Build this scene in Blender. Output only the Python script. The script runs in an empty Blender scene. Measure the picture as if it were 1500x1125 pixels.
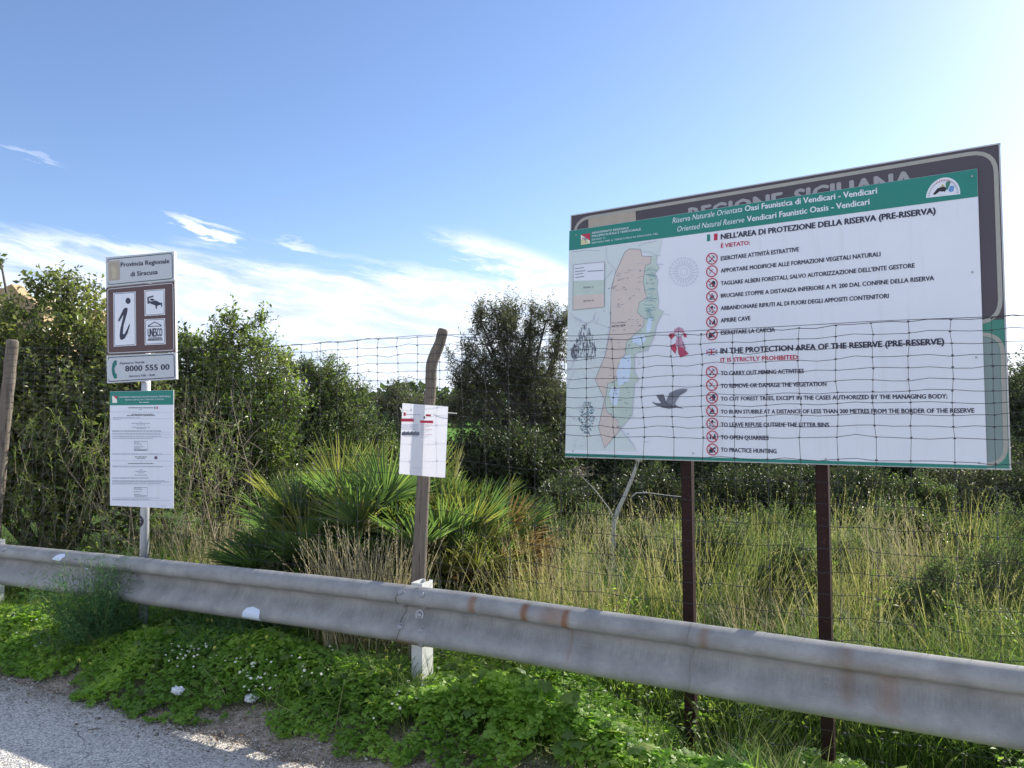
import bpy, math, random
import numpy as np
from mathutils import Vector, Matrix

random.seed(7)
RNG = np.random.default_rng(11)
SC = bpy.context.scene
COL = SC.collection
PI = math.pi

# ------------------------------------------------------------------ camera
F = 1120.0                      # focal length in photograph pixels (1500 wide)
CAM_Z = 1.67
HEIGHT_PITCH = math.atan(40.5 / F)
ROLL = -0.007
cam_d = bpy.data.cameras.new('camera')
cam = bpy.data.objects.new('camera', cam_d)
COL.objects.link(cam)
cam_d.sensor_width = 36.0
cam_d.lens = F / 1500.0 * 36.0
cam_d.clip_start = 0.05
cam_d.clip_end = 3000
CM = Matrix.Rotation(PI / 2 + HEIGHT_PITCH, 4, 'X') @ Matrix.Rotation(ROLL, 4, 'Z')
cam.matrix_world = Matrix.Translation((0, 0, CAM_Z)) @ CM
SC.camera = cam
CR = np.array(CM.to_3x3())

# ------------------------------------------------------------------ light and sky
SUN_AZ, SUN_EL = math.radians(52), math.radians(29)
SUN_DIR = np.array([math.sin(SUN_AZ) * math.cos(SUN_EL), math.cos(SUN_AZ) * math.cos(SUN_EL), math.sin(SUN_EL)])
sd = bpy.data.lights.new('sun', 'SUN')
sd.energy = 4.3
sd.angle = math.radians(0.5)
sd.color = (1.0, 0.93, 0.80)
sun = bpy.data.objects.new('sun', sd)
COL.objects.link(sun)
sun.rotation_euler = Vector(SUN_DIR).to_track_quat('Z', 'Y').to_euler()

W = bpy.data.worlds.new('World')
SC.world = W
W.use_nodes = True
SC.view_settings.view_transform = 'Standard'
SC.view_settings.look = 'None'
SC.view_settings.exposure = 1.1
SC.view_settings.gamma = 1.0
SC.view_settings.use_curve_mapping = False
SC.cycles.use_denoising = True
SC.cycles.max_bounces = 7
SC.cycles.transmission_bounces = 6
SC.cycles.sample_clamp_indirect = 6


class NT:
    """tiny node helper"""
    def __init__(s, tree):
        s.t = tree
        s.n = tree.nodes
        s.l = tree.links

    def node(s, kind, **kw):
        nd = s.n.new(kind)
        for k, v in kw.items():
            if hasattr(nd, k):
                setattr(nd, k, v)
        return nd

    def put(s, sock, v):
        if v is None:
            return
        if isinstance(v, bpy.types.NodeSocket):
            s.l.new(v, sock)
        else:
            sock.default_value = v

    def math(s, op, a, b=None, c=None, clamp=False):
        nd = s.node('ShaderNodeMath', operation=op)
        nd.use_clamp = clamp
        s.put(nd.inputs[0], a)
        if b is not None:
            s.put(nd.inputs[1], b)
        if c is not None:
            s.put(nd.inputs[2], c)
        return nd.outputs[0]

    def sstep(s, v, a, b):
        nd = s.node('ShaderNodeMapRange', interpolation_type='SMOOTHSTEP')
        s.put(nd.inputs[0], v)
        nd.inputs[1].default_value = a
        nd.inputs[2].default_value = b
        return nd.outputs[0]

    def mix(s, f, a, b, mode='MIX'):
        nd = s.node('ShaderNodeMix', data_type='RGBA', blend_type=mode)
        s.put(nd.inputs[0], f)
        s.put(nd.inputs[6], a)
        s.put(nd.inputs[7], b)
        return nd.outputs[2]

    def noise(s, vec, scale, detail=4, rough=0.55, dist=0.0):
        nd = s.node('ShaderNodeTexNoise')
        if vec is not None:
            s.put(nd.inputs['Vector'], vec)
        nd.inputs['Scale'].default_value = scale
        nd.inputs['Detail'].default_value = detail
        nd.inputs['Roughness'].default_value = rough
        nd.inputs['Distortion'].default_value = dist
        return nd.outputs[0]

    def ramp(s, v, stops):
        nd = s.node('ShaderNodeValToRGB')
        s.put(nd.inputs[0], v)
        e = nd.color_ramp.elements
        while len(e) < len(stops):
            e.new(0.5)
        for i, (p, c) in enumerate(stops):
            e[i].position = p
            e[i].color = (c[0], c[1], c[2], 1)
        return nd.outputs[0]

    def comb(s, x, y, z):
        nd = s.node('ShaderNodeCombineXYZ')
        s.put(nd.inputs[0], x)
        s.put(nd.inputs[1], y)
        s.put(nd.inputs[2], z)
        return nd.outputs[0]


def build_world():
    q = NT(W.node_tree)
    bg = W.node_tree.nodes['Background']
    sky = q.node('ShaderNodeTexSky', sky_type='NISHITA')
    sky.sun_disc = False
    sky.sun_elevation = SUN_EL
    sky.sun_rotation = SUN_AZ
    sky.altitude = 0
    sky.air_density = 1.0
    sky.dust_density = 0.4
    sky.ozone_density = 2.2
    tc = q.node('ShaderNodeTexCoord')
    sep = q.node('ShaderNodeSeparateXYZ')
    q.l.new(tc.outputs['Generated'], sep.inputs[0])
    x, y, z = sep.outputs
    az = q.math('ARCTAN2', x, y)
    el = q.math('ARCSINE', z)
    # streaks run down to the right
    ca, sa = math.cos(0.17), math.sin(0.17)
    along = q.math('SUBTRACT', q.math('MULTIPLY', az, ca), q.math('MULTIPLY', el, sa))
    across = q.math('ADD', q.math('MULTIPLY', az, sa), q.math('MULTIPLY', el, ca))
    wob = q.noise(q.comb(along, across, 0.3), 5.0, 3)
    across2 = q.math('ADD', across, q.math('MULTIPLY', q.math('SUBTRACT', wob, 0.5), 0.05))
    n1 = q.noise(q.comb(q.math('MULTIPLY', along, 3.2), q.math('MULTIPLY', across2, 22.0), 1.7), 1.0, 7, 0.6, 0.5)
    n2 = q.noise(q.comb(q.math('MULTIPLY', along, 11.0), q.math('MULTIPLY', across2, 60.0), 4.1), 1.0, 6, 0.62, 0.4)
    n = q.math('ADD', q.math('MULTIPLY', n1, 0.68), q.math('MULTIPLY', n2, 0.32))
    # how far below the upper edge of the cloud bank
    edge = q.math('SUBTRACT', q.math('SUBTRACT', 0.192, q.math('MULTIPLY', az, 0.05)), el)
    bank = q.sstep(edge, -0.012, 0.075)
    thr = q.math('SUBTRACT', n, q.math('SUBTRACT', 0.53, q.math('MULTIPLY', bank, 0.30)))
    cov = q.math('MULTIPLY', q.sstep(thr, 0.0, 0.2), q.sstep(edge, -0.02, 0.03))

    def streak(a0, e0, half_l, half_w, slope, gain):
        da = q.math('SUBTRACT', az, a0)
        de = q.math('SUBTRACT', q.math('SUBTRACT', el, e0), q.math('MULTIPLY', da, slope))
        de = q.math('ADD', de, q.math('MULTIPLY', q.math('SUBTRACT', n2, 0.5), 0.07))
        d = q.math('ADD', q.math('POWER', q.math('ABSOLUTE', q.math('DIVIDE', da, half_l)), 2.0),
                   q.math('POWER', q.math('ABSOLUTE', q.math('DIVIDE', de, half_w)), 2.0))
        m = q.sstep(d, 1.5, 0.0)
        wisp = q.math('ADD', q.math('MULTIPLY', n2, 0.7), q.math('MULTIPLY', n1, 0.3))
        return q.math('MULTIPLY', q.math('MULTIPLY', q.sstep(q.math('ADD', q.math('MULTIPLY', m, 0.42), q.math('MULTIPLY', wisp, 1.35)), 0.72, 1.40), gain), q.sstep(m, 0.0, 0.25))
    for args in [(-0.44, 0.186, 0.17, 0.014, -0.09, 1.5), (-0.22, 0.150, 0.26, 0.026, -0.17, 1.2),
                 (0.01, 0.192, 0.12, 0.028, -0.34, 1.3), (-0.385, 0.226, 0.05, 0.008, -0.22, 1.5),
                 (-0.275, 0.208, 0.03, 0.005, -0.2, 0.9), (-0.07, 0.172, 0.12, 0.014, -0.18, 0.9),
                 (-0.565, 0.287, 0.035, 0.004, -0.2, 0.45), (0.45, 0.155, 0.4, 0.05, -0.1, 1.0),
                 (1.6, 0.35, 0.6, 0.05, 0.1, 0.9), (-1.7, 0.4, 0.5, 0.04, -0.1, 0.9)]:
        cov = q.math('MAXIMUM', cov, streak(*args))
    # thin haze thickening toward the horizon all round
    cov = q.math('MAXIMUM', cov, q.math('MULTIPLY', q.sstep(el, 0.21, 0.0), q.math('MULTIPLY_ADD', n1, 0.5, 0.25)))
    # added cloud cover out of view, beside and behind, brightening and whitening the fill
    aside = q.sstep(q.math('ABSOLUTE', az), 0.62, 1.5)
    high = q.math('MULTIPLY', aside, q.sstep(el, 0.02, 0.2))
    fill_veil = q.math('MULTIPLY', q.sstep(n, 0.36, 0.62), q.math('MULTIPLY', high, 0.75))
    cov = q.math('MAXIMUM', cov, fill_veil)
    cov = q.math('MINIMUM', cov, 0.9)
    glow = q.node('ShaderNodeVectorMath', operation='DOT_PRODUCT')
    q.l.new(tc.outputs['Generated'], glow.inputs[0])
    glow.inputs[1].default_value = tuple(SUN_DIR)
    g = q.sstep(glow.outputs['Value'], 0.35, 1.0)
    ccol = q.mix(g, (6.0, 6.4, 7.2, 1), (8.0, 8.1, 8.3, 1))
    shade = q.sstep(n2, 0.35, 0.62)
    ccol = q.mix(shade, q.mix(0.55, ccol, (3.0, 3.8, 5.4, 1)), ccol)
    # a deeper blue away from the sun, as the photograph's sky has
    tint = q.mix(1.0, sky.outputs[0], (0.93, 0.95, 1.08, 1), 'MULTIPLY')
    out = q.mix(cov, tint, ccol)
    q.l.new(out, bg.inputs[0])
    bg.inputs[1].default_value = 0.088


build_world()


# ------------------------------------------------------------------ measuring helpers
def ray(px, py):
    d = CR @ np.array([(px - 750.0) / F, -(py - 562.5) / F, -1.0])
    return d


def P(px, py, Y):
    d = ray(px, py)
    k = Y / d[1]
    return np.array([d[0] * k, Y, CAM_Z + d[2] * k])


DX, DY = 0.887, -0.462          # along the road, to the right and nearer
AX, AY = 0.462, 0.887           # across the road, away from the camera


def vnoise(x, y, seed=0):
    x = np.asarray(x, float)
    y = np.asarray(y, float)
    xi, yi = np.floor(x).astype(np.int64), np.floor(y).astype(np.int64)
    fx, fy = x - xi, y - yi
    fx, fy = fx * fx * (3 - 2 * fx), fy * fy * (3 - 2 * fy)

    def h(a, b):
        v = (a * 374761393 + b * 668265263 + seed * 144665) & 0x7fffffff
        v = ((v ^ (v >> 13)) * 1274126177) & 0x7fffffff
        return ((v ^ (v >> 16)) & 0xffff) / 65535.0
    return (h(xi, yi) * (1 - fx) + h(xi + 1, yi) * fx) * (1 - fy) + (h(xi, yi + 1) * (1 - fx) + h(xi + 1, yi + 1) * fx) * fy


def fbm(x, y, seed=0, oct=3):
    x = np.asarray(x, float)
    y = np.asarray(y, float)
    s, a, t = 0, 0.5, 0
    for k in range(oct):
        s = s + a * vnoise(x * 2 ** k, y * 2 ** k, seed + k)
        t += a
        a *= 0.5
    return s / t


def sst(v, a, b):
    t = np.clip((v - a) / (b - a), 0, 1)
    return t * t * (3 - 2 * t)


def gz(x, y):
    x = np.asarray(x, float)
    y = np.asarray(y, float)
    T = AX * x + AY * y
    S = DX * x + DY * y
    z = -0.008 + 0.108 * sst(T, 2.92, 3.35)
    R = sst(S, -1.9, -1.2)
    hollow = sst(T, 3.3, 3.7) * (1 - sst(T, 4.1, 5.2))
    z = z - 0.26 * R * hollow
    z = z - 0.06 * sst(T, 5, 8) + 0.05 * (fbm(x * 0.8, y * 0.8, 3) - 0.5) * sst(T, 3.0, 4.5)
    z = z + 0.9 * (fbm(x * 0.02, y * 0.02, 9) - 0.5) * sst(T, 30, 120)
    return z


# ------------------------------------------------------------------ object helpers
BASE = {}


def np_mesh(name, verts, faces, mats, smooth=False, rnd=None, uv=None, mat_idx=None):
    verts = np.asarray(verts, np.float32)
    me = bpy.data.meshes.new(name)
    if isinstance(faces, np.ndarray):
        nf, k = faces.shape
        me.vertices.add(len(verts))
        me.vertices.foreach_set('co', verts.ravel())
        me.loops.add(nf * k)
        me.polygons.add(nf)
        me.loops.foreach_set('vertex_index', faces.astype(np.int32).ravel())
        me.polygons.foreach_set('loop_start', np.arange(0, nf * k, k, dtype=np.int32))
        me.polygons.foreach_set('loop_total', np.full(nf, k, np.int32))
        me.update(calc_edges=True)
    else:
        me.from_pydata([tuple(map(float, v)) for v in verts], [], [tuple(int(i) for i in f) for f in faces])
        me.update()
    if not isinstance(mats, (list, tuple)):
        mats = [mats]
    for m in mats:
        me.materials.append(m)
    if mat_idx is not None:
        me.polygons.foreach_set('material_index', np.asarray(mat_idx, np.int32))
    if smooth:
        me.polygons.foreach_set('use_smooth', np.ones(len(me.polygons), bool))
    if rnd is not None:
        a = me.attributes.new('rnd', 'FLOAT', 'POINT')
        a.data.foreach_set('value', np.asarray(rnd, np.float32))
    if uv is not None:
        ul = me.uv_layers.new(name='UVMap')
        idx = np.empty(len(me.loops), np.int32)
        me.loops.foreach_get('vertex_index', idx)
        ul.data.foreach_set('uv', np.asarray(uv, np.float32)[idx].ravel())
    me.validate(verbose=False)
    return me


def base_of(o):
    while o is not None:
        if o.name in BASE:
            return BASE[o.name]
        o = o.parent
    return np.zeros(3)


def put(name, verts, faces, mats, parent=None, **kw):
    verts = np.asarray(verts, float)
    if parent is not None:
        verts = verts - base_of(parent)
    me = np_mesh(name, verts, faces, mats, **kw)
    o = bpy.data.objects.new(name, me)
    COL.objects.link(o)
    if parent is not None:
        o.parent = parent
    return o


def tag(o, label=None, cat=None, group=None, kind=None):
    if label:
        o['label'] = label
    if cat:
        o['category'] = cat
    if group:
        o['group'] = group
    if kind:
        o['kind'] = kind
    return o


def thing(name, loc, label, cat, group=None):
    o = bpy.data.objects.new(name, None)
    COL.objects.link(o)
    o.empty_display_size = 0.2
    o.location = tuple(map(float, loc))
    BASE[o.name] = np.array(loc, float)
    return tag(o, label, cat, group)


class Geo:
    def __init__(s):
        s.v, s.f, s.m = [], [], []

    def add(s, verts, faces, m=0):
        b = len(s.v)
        s.v.extend([tuple(map(float, p)) for p in verts])
        s.f.extend([tuple(b + int(i) for i in f) for f in faces])
        s.m.extend([m] * len(faces))

    def put(s, name, mats, parent=None, smooth=False):
        return put(name, np.array(s.v), s.f, mats, parent, smooth=smooth, mat_idx=s.m)


def tube(pts, radii, n=6, cap=True, twist=0):
    pts = np.asarray(pts, float)
    if np.isscalar(radii):
        radii = [radii] * len(pts)
    V, Fc = [], []
    tan = np.gradient(pts, axis=0)
    tan /= np.linalg.norm(tan, axis=1)[:, None] + 1e-9
    up = np.array([0, 0, 1.0]) if abs(tan[0][2]) < 0.9 else np.array([0, 1.0, 0])
    for i, p in enumerate(pts):
        a = np.cross(tan[i], up)
        a /= np.linalg.norm(a) + 1e-9
        b = np.cross(a, tan[i])
        for k in range(n):
            t = 2 * PI * k / n + twist
            V.append(p + radii[i] * (math.cos(t) * a + math.sin(t) * b))
    for i in range(len(pts) - 1):
        for k in range(n):
            k2 = (k + 1) % n
            Fc.append((i * n + k, (i + 1) * n + k, (i + 1) * n + k2, i * n + k2))
    if cap:
        Fc.append(tuple(range(n)))
        Fc.append(tuple(reversed(range((len(pts) - 1) * n, len(pts) * n))))
    return V, Fc


def many_tubes(A, B, ra, rb, n=3):
    """straight twigs from A to B, vectorised; returns verts, quad faces"""
    A, B = np.asarray(A), np.asarray(B)
    N = len(A)
    d = B - A
    d /= np.linalg.norm(d, axis=1)[:, None] + 1e-9
    up = np.where(np.abs(d[:, 2:3]) < 0.9, np.array([[0, 0, 1.0]]), np.array([[0, 1.0, 0]]))
    a = np.cross(d, up)
    a /= np.linalg.norm(a, axis=1)[:, None]
    b = np.cross(a, d)
    V = np.zeros((N, 2 * n, 3))
    for k in range(n):
        t = 2 * PI * k / n
        o = math.cos(t) * a + math.sin(t) * b
        V[:, k] = A + o * np.reshape(ra, (-1, 1))
        V[:, n + k] = B + o * np.reshape(rb, (-1, 1))
    f = np.array([(k, (k + 1) % n, n + (k + 1) % n, n + k) for k in range(n)])
    Fc = (np.arange(N) * 2 * n)[:, None, None] + f[None]
    return V.reshape(-1, 3), Fc.reshape(-1, 4)


def box(c, ax, ay, az):
    c, ax, ay, az = map(lambda q: np.asarray(q, float), (c, ax, ay, az))
    V = [c + i * ax + j * ay + k * az for i in (-1, 1) for j in (-1, 1) for k in (-1, 1)]
    return V, [(0, 1, 3, 2), (4, 6, 7, 5), (0, 4, 5, 1), (2, 3, 7, 6), (0, 2, 6, 4), (1, 5, 7, 3)]


def unit(v):
    v = np.asarray(v, float)
    return v / (np.linalg.norm(v, axis=-1, keepdims=True) + 1e-9)


def leaves(pos, d, nrm, L, Wd, fold=0.15, droop=0.1, rnd=None):
    """one folded leaf (two triangles) per row"""
    N = len(pos)
    d = unit(d)
    side = unit(np.cross(d, nrm))
    nrm = np.cross(side, d)
    L = np.reshape(L, (-1, 1)) * np.ones((N, 1))
    Wd = np.reshape(Wd, (-1, 1)) * np.ones((N, 1))
    mid = pos + d * L * 0.48 + nrm * (Wd * fold)
    V = np.stack([pos, mid + side * Wd * 0.5, pos + d * L - nrm * L * droop, mid - side * Wd * 0.5], 1)
    f = np.array([(0, 2, 1), (0, 3, 2)])
    Fc = (np.arange(N) * 4)[:, None, None] + f[None]
    r = RNG.random(N) if rnd is None else rnd
    return V.reshape(-1, 3), Fc.reshape(-1, 3), np.repeat(r, 4)


def blades(pos, h, w, az, lean, curl, seg=3, rnd=None):
    """tapering curved grass blades"""
    N = len(pos)
    h, w, az, lean, curl = [np.broadcast_to(np.asarray(q, float), (N,)) for q in (h, w, az, lean, curl)]
    hd = np.stack([np.cos(az), np.sin(az), np.zeros(N)], 1)
    sd_az = az + PI / 2 + RNG.normal(0, 0.9, N)
    sdv = np.stack([np.cos(sd_az), np.sin(sd_az), np.zeros(N)], 1)
    rings = []
    p = pos.copy()
    ang = lean.copy()
    for k in range(seg + 1):
        t = k / seg
        wk = w * (1 - t) ** 0.7 * (0.6 + 0.6 * min(1, 3 * t)) if k < seg else w * 0
        if k == seg:
            rings.append(p[:, None])
        else:
            rings.append(np.stack([p - sdv * wk[:, None] / 2, p + sdv * wk[:, None] / 2], 1))
        step = (h / seg)[:, None]
        p = p + step * (np.cos(ang)[:, None] * np.array([[0, 0, 1.0]]) + np.sin(ang)[:, None] * hd)
        ang = ang + curl / seg
    V = np.concatenate(rings, 1)
    nv = V.shape[1]
    f = []
    for k in range(seg - 1):
        f += [(2 * k, 2 * k + 1, 2 * k + 3), (2 * k, 2 * k + 3, 2 * k + 2)]
    f.append((2 * seg - 2, 2 * seg - 1, 2 * seg))
    Fc = (np.arange(N) * nv)[:, None, None] + np.array(f)[None]
    r = RNG.random(N) if rnd is None else rnd
    return V.reshape(-1, 3), Fc.reshape(-1, 3), np.repeat(r, nv)


def joinp(parts):
    V, Fc, R, o = [], [], [], 0
    for v, f, r in parts:
        V.append(v)
        Fc.append(f + o)
        R.append(r)
        o += len(v)
    return np.concatenate(V), np.concatenate(Fc), np.concatenate(R)


# ------------------------------------------------------------------ materials
def mat(name):
    m = bpy.data.materials.new(name)
    m.use_nodes = True
    q = NT(m.node_tree)
    return m, q, m.node_tree.nodes['Principled BSDF']


def plain(name, col, rough=0.6, metal=0.0, var=0.12, scale=6.0, bump=0.0, spec=0.4):
    m, q, b = mat(name)
    tc = q.node('ShaderNodeTexCoord')
    n = q.noise(tc.outputs['Object'], scale, 5, 0.6)
    c = q.mix(n, (col[0] * (1 - var), col[1] * (1 - var), col[2] * (1 - var), 1),
              (min(1, col[0] * (1 + var)), min(1, col[1] * (1 + var)), min(1, col[2] * (1 + var)), 1))
    q.l.new(c, b.inputs['Base Color'])
    b.inputs['Roughness'].default_value = rough
    b.inputs['Metallic'].default_value = metal
    b.inputs['Specular IOR Level'].default_value = spec
    if bump:
        bp = q.node('ShaderNodeBump')
        bp.inputs['Strength'].default_value = bump
        bp.inputs['Distance'].default_value = 0.01
        q.l.new(n, bp.inputs['Height'])
        q.l.new(bp.outputs[0], b.inputs['Normal'])
    return m


def leafmat(name, stops, rough=0.45, trans=0.4, tgain=1.6, spec=0.35, patch=None, tt=(1.0, 1.15, 0.55)):
    m, q, b = mat(name)
    at = q.node('ShaderNodeAttribute', attribute_name='rnd')
    v = at.outputs['Fac']
    if patch:
        g = q.node('ShaderNodeNewGeometry')
        n = q.noise(g.outputs['Position'], patch[0], 3)
        v = q.math('ADD', q.math('MULTIPLY', v, 1 - patch[1]), q.math('MULTIPLY', q.sstep(n, 0.3, 0.7), patch[1]))
    c = q.ramp(v, stops)
    q.l.new(c, b.inputs['Base Color'])
    b.inputs['Roughness'].default_value = rough
    b.inputs['Specular IOR Level'].default_value = spec
    tr = q.node('ShaderNodeBsdfTranslucent')
    tcol = q.mix(1.0, c, (tgain * tt[0], tgain * tt[1], tgain * tt[2], 1), 'MULTIPLY')
    q.l.new(tcol, tr.inputs[0])
    mx = q.node('ShaderNodeMixShader')
    mx.inputs[0].default_value = trans
    q.l.new(b.outputs[0], mx.inputs[1])
    q.l.new(tr.outputs[0], mx.inputs[2])
    q.l.new(mx.outputs[0], m.node_tree.nodes['Material Output'].inputs[0])
    return m


def bark(name, c0, c1, scale=14, stretch=0.15):
    m, q, b = mat(name)
    tc = q.node('ShaderNodeTexCoord')
    mp = q.node('ShaderNodeMapping')
    mp.inputs['Scale'].default_value = (1, 1, stretch)
    q.l.new(tc.outputs['Object'], mp.inputs[0])
    n = q.noise(mp.outputs[0], scale * 4, 6, 0.65, 0.3)
    n2 = q.noise(mp.outputs[0], scale, 3)
    c = q.mix(q.math('MULTIPLY_ADD', n2, 0.6, q.math('MULTIPLY', n, 0.4)), (*c0, 1), (*c1, 1))
    crack = q.sstep(n, 0.42, 0.36)
    c = q.mix(q.math('MULTIPLY', crack, 0.7), c, (c0[0] * 0.3, c0[1] * 0.3, c0[2] * 0.3, 1))
    q.l.new(c, b.inputs['Base Color'])
    b.inputs['Roughness'].default_value = 0.9
    b.inputs['Specular IOR Level'].default_value = 0.15
    bp = q.node('ShaderNodeBump')
    bp.inputs['Strength'].default_value = 0.8
    bp.inputs['Distance'].default_value = 0.006
    q.l.new(n, bp.inputs['Height'])
    q.l.new(bp.outputs[0], b.inputs['Normal'])
    return m


M = {}
M['wood'] = bark('weathered_wood', (0.06, 0.048, 0.038), (0.29, 0.25, 0.21), 26, 0.05)
M['bark'] = bark('grey_bark', (0.05, 0.042, 0.035), (0.16, 0.14, 0.12), 10, 0.3)
M['twig'] = plain('twig', (0.15, 0.12, 0.085), 0.9)
M['paletwig'] = plain('bleached_twig', (0.30, 0.25, 0.185), 0.9)
M['silver'] = bark('bleached_branch', (0.30, 0.29, 0.27), (0.62, 0.60, 0.56), 12, 0.3)
M['wire'] = plain('dark_wire', (0.055, 0.055, 0.06), 0.55, 0.4)
def chipped():
    m, q, b = mat('brown_painted_steel')
    tc = q.node('ShaderNodeTexCoord')
    n = q.noise(tc.outputs['Object'], 16, 6, 0.65)
    n2 = q.noise(tc.outputs['Object'], 60, 5, 0.7)
    c = q.mix(n, (0.020, 0.009, 0.009, 1), (0.042, 0.020, 0.020, 1))
    c = q.mix(q.math('MULTIPLY', q.sstep(n2, 0.62, 0.68), 0.6), c, (0.15, 0.07, 0.04, 1))
    q.l.new(c, b.inputs['Base Color'])
    b.inputs['Roughness'].default_value = 0.7
    b.inputs['Specular IOR Level'].default_value = 0.15
    return m


M['postbrown'] = chipped()
M['galv'] = plain('galvanised_pole', (0.50, 0.52, 0.55), 0.42, 0.35, 0.12, 12)
M['whitepost'] = plain('pale_galvanised_post', (0.62, 0.63, 0.63), 0.55, 0.15, 0.15, 10)
M['bolt'] = plain('bolt_steel', (0.35, 0.35, 0.36), 0.4, 0.6)
M['alu'] = plain('sheet_aluminium', (0.5, 0.5, 0.52), 0.45, 0.5)
M['white'] = None
M['signwhite'] = plain('aged_sign_white', (0.50, 0.54, 0.59), 0.4, 0, 0.06, 4)
M['green'] = plain('print_green', (0.016, 0.22, 0.18), 0.4, 0, 0.06, 3)
M['ink'] = plain('dark_ink', (0.035, 0.04, 0.075), 0.5)
M['greyink'] = plain('grey_ink', (0.22, 0.24, 0.30), 0.6)
M['paleink'] = plain('pale_grey_ink', (0.48, 0.52, 0.63), 0.6)
M['red'] = plain('print_red', (0.50, 0.03, 0.07), 0.5)
M['blue'] = plain('print_blue', (0.06, 0.10, 0.32), 0.5)
M['sky_blue'] = plain('print_light_blue', (0.12, 0.30, 0.62), 0.5)
M['pink'] = plain('map_pink', (0.64, 0.56, 0.53), 0.5, 0, 0.05, 6)
M['mapgreen'] = plain('map_green', (0.50, 0.61, 0.56), 0.5, 0, 0.12, 14)
M['maptint'] = plain('map_land_tint', (0.62, 0.70, 0.72), 0.5, 0, 0.04, 8)
M['lagoon'] = plain('map_lagoon', (0.60, 0.72, 0.90), 0.5)
M['teal'] = plain('teal_drawing', (0.16, 0.34, 0.42), 0.6)
M['birdgrey'] = plain('bird_grey', (0.13, 0.14, 0.18), 0.6, 0, 0.4, 60)
M['orchid'] = plain('orchid_red', (0.48, 0.06, 0.13), 0.6, 0, 0.3, 60)
M['orchidpale'] = plain('orchid_pink', (0.55, 0.30, 0.42), 0.6, 0, 0.2, 60)
M['brown'] = plain('old_sign_brown', (0.072, 0.062, 0.078), 0.4, 0, 0.18, 3, spec=0.4)
M['signbrown'] = plain('tourist_sign_brown', (0.105, 0.060, 0.062), 0.4, 0, 0.1, 5)
M['oldline'] = plain('old_sign_line', (0.36, 0.36, 0.33), 0.5, 0, 0.12, 20)
M['oldtext'] = plain('old_sign_text', (0.34, 0.34, 0.36), 0.5, 0, 0.1, 20)
M['oldgreen'] = plain('old_sign_green', (0.05, 0.22, 0.17), 0.4, 0, 0.12, 5)
M['oldgrey'] = plain('old_sign_grey', (0.20, 0.27, 0.27), 0.4, 0, 0.12, 5)
M['beige'] = plain('faded_beige', (0.40, 0.36, 0.30), 0.6, 0, 0.15, 30)
M['sticker'] = plain('peeled_paper', (0.66, 0.74, 0.88), 0.7, 0, 0.06, 30)
M['black'] = plain('black_print', (0.02, 0.02, 0.025), 0.5)
M['tissue'] = plain('crumpled_tissue', (0.72, 0.74, 0.78), 0.9, 0, 0.05, 30)
M['petal'] = plain('white_petal', (0.80, 0.80, 0.72), 0.7)
M['yellowbud'] = plain('yellow_bud', (0.62, 0.60, 0.10), 0.6)
M['stone'] = plain('field_stone', (0.22, 0.20, 0.17), 0.9, 0, 0.3, 9, 0.6)

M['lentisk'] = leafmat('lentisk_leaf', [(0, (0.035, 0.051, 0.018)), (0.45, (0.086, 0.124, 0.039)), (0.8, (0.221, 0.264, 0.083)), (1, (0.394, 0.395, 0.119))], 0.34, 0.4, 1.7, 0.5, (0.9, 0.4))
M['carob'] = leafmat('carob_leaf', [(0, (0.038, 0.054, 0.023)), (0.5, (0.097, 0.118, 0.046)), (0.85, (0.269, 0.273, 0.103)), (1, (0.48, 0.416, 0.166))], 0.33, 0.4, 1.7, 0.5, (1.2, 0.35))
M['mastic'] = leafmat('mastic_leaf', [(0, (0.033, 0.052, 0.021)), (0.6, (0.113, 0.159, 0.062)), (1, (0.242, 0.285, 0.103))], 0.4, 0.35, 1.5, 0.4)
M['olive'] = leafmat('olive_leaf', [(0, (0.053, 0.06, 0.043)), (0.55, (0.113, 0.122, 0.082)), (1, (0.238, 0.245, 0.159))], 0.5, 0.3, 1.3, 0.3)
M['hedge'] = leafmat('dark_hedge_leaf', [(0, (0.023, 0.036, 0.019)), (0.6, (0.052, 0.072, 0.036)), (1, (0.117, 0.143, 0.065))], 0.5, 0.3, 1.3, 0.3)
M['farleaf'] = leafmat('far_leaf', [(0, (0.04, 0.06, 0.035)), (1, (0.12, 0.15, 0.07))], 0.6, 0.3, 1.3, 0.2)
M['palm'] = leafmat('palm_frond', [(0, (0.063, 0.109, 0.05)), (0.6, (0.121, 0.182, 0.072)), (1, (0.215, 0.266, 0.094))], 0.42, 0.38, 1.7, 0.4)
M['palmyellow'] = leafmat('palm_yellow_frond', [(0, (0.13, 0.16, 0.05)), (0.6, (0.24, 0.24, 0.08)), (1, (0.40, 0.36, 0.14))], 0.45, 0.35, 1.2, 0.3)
M['palmdead'] = leafmat('palm_dead_frond', [(0, (0.15, 0.085, 0.05)), (1, (0.36, 0.22, 0.15))], 0.7, 0.3, 1.2, 0.2)
M['petiole'] = plain('petiole', (0.16, 0.20, 0.06), 0.5)
M['clover'] = leafmat('clover_leaf', [(0, (0.09, 0.178, 0.039)), (0.5, (0.198, 0.333, 0.057)), (0.85, (0.363, 0.48, 0.088)), (1, (0.725, 0.689, 0.155))], 0.5, 0.42, 1.7, 0.3, (2.2, 0.4))
M['weed'] = leafmat('weed_leaf', [(0, (0.066, 0.117, 0.034)), (0.6, (0.149, 0.228, 0.055)), (1, (0.374, 0.411, 0.112))], 0.5, 0.42, 1.7, 0.3, (1.0, 0.4))
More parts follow.
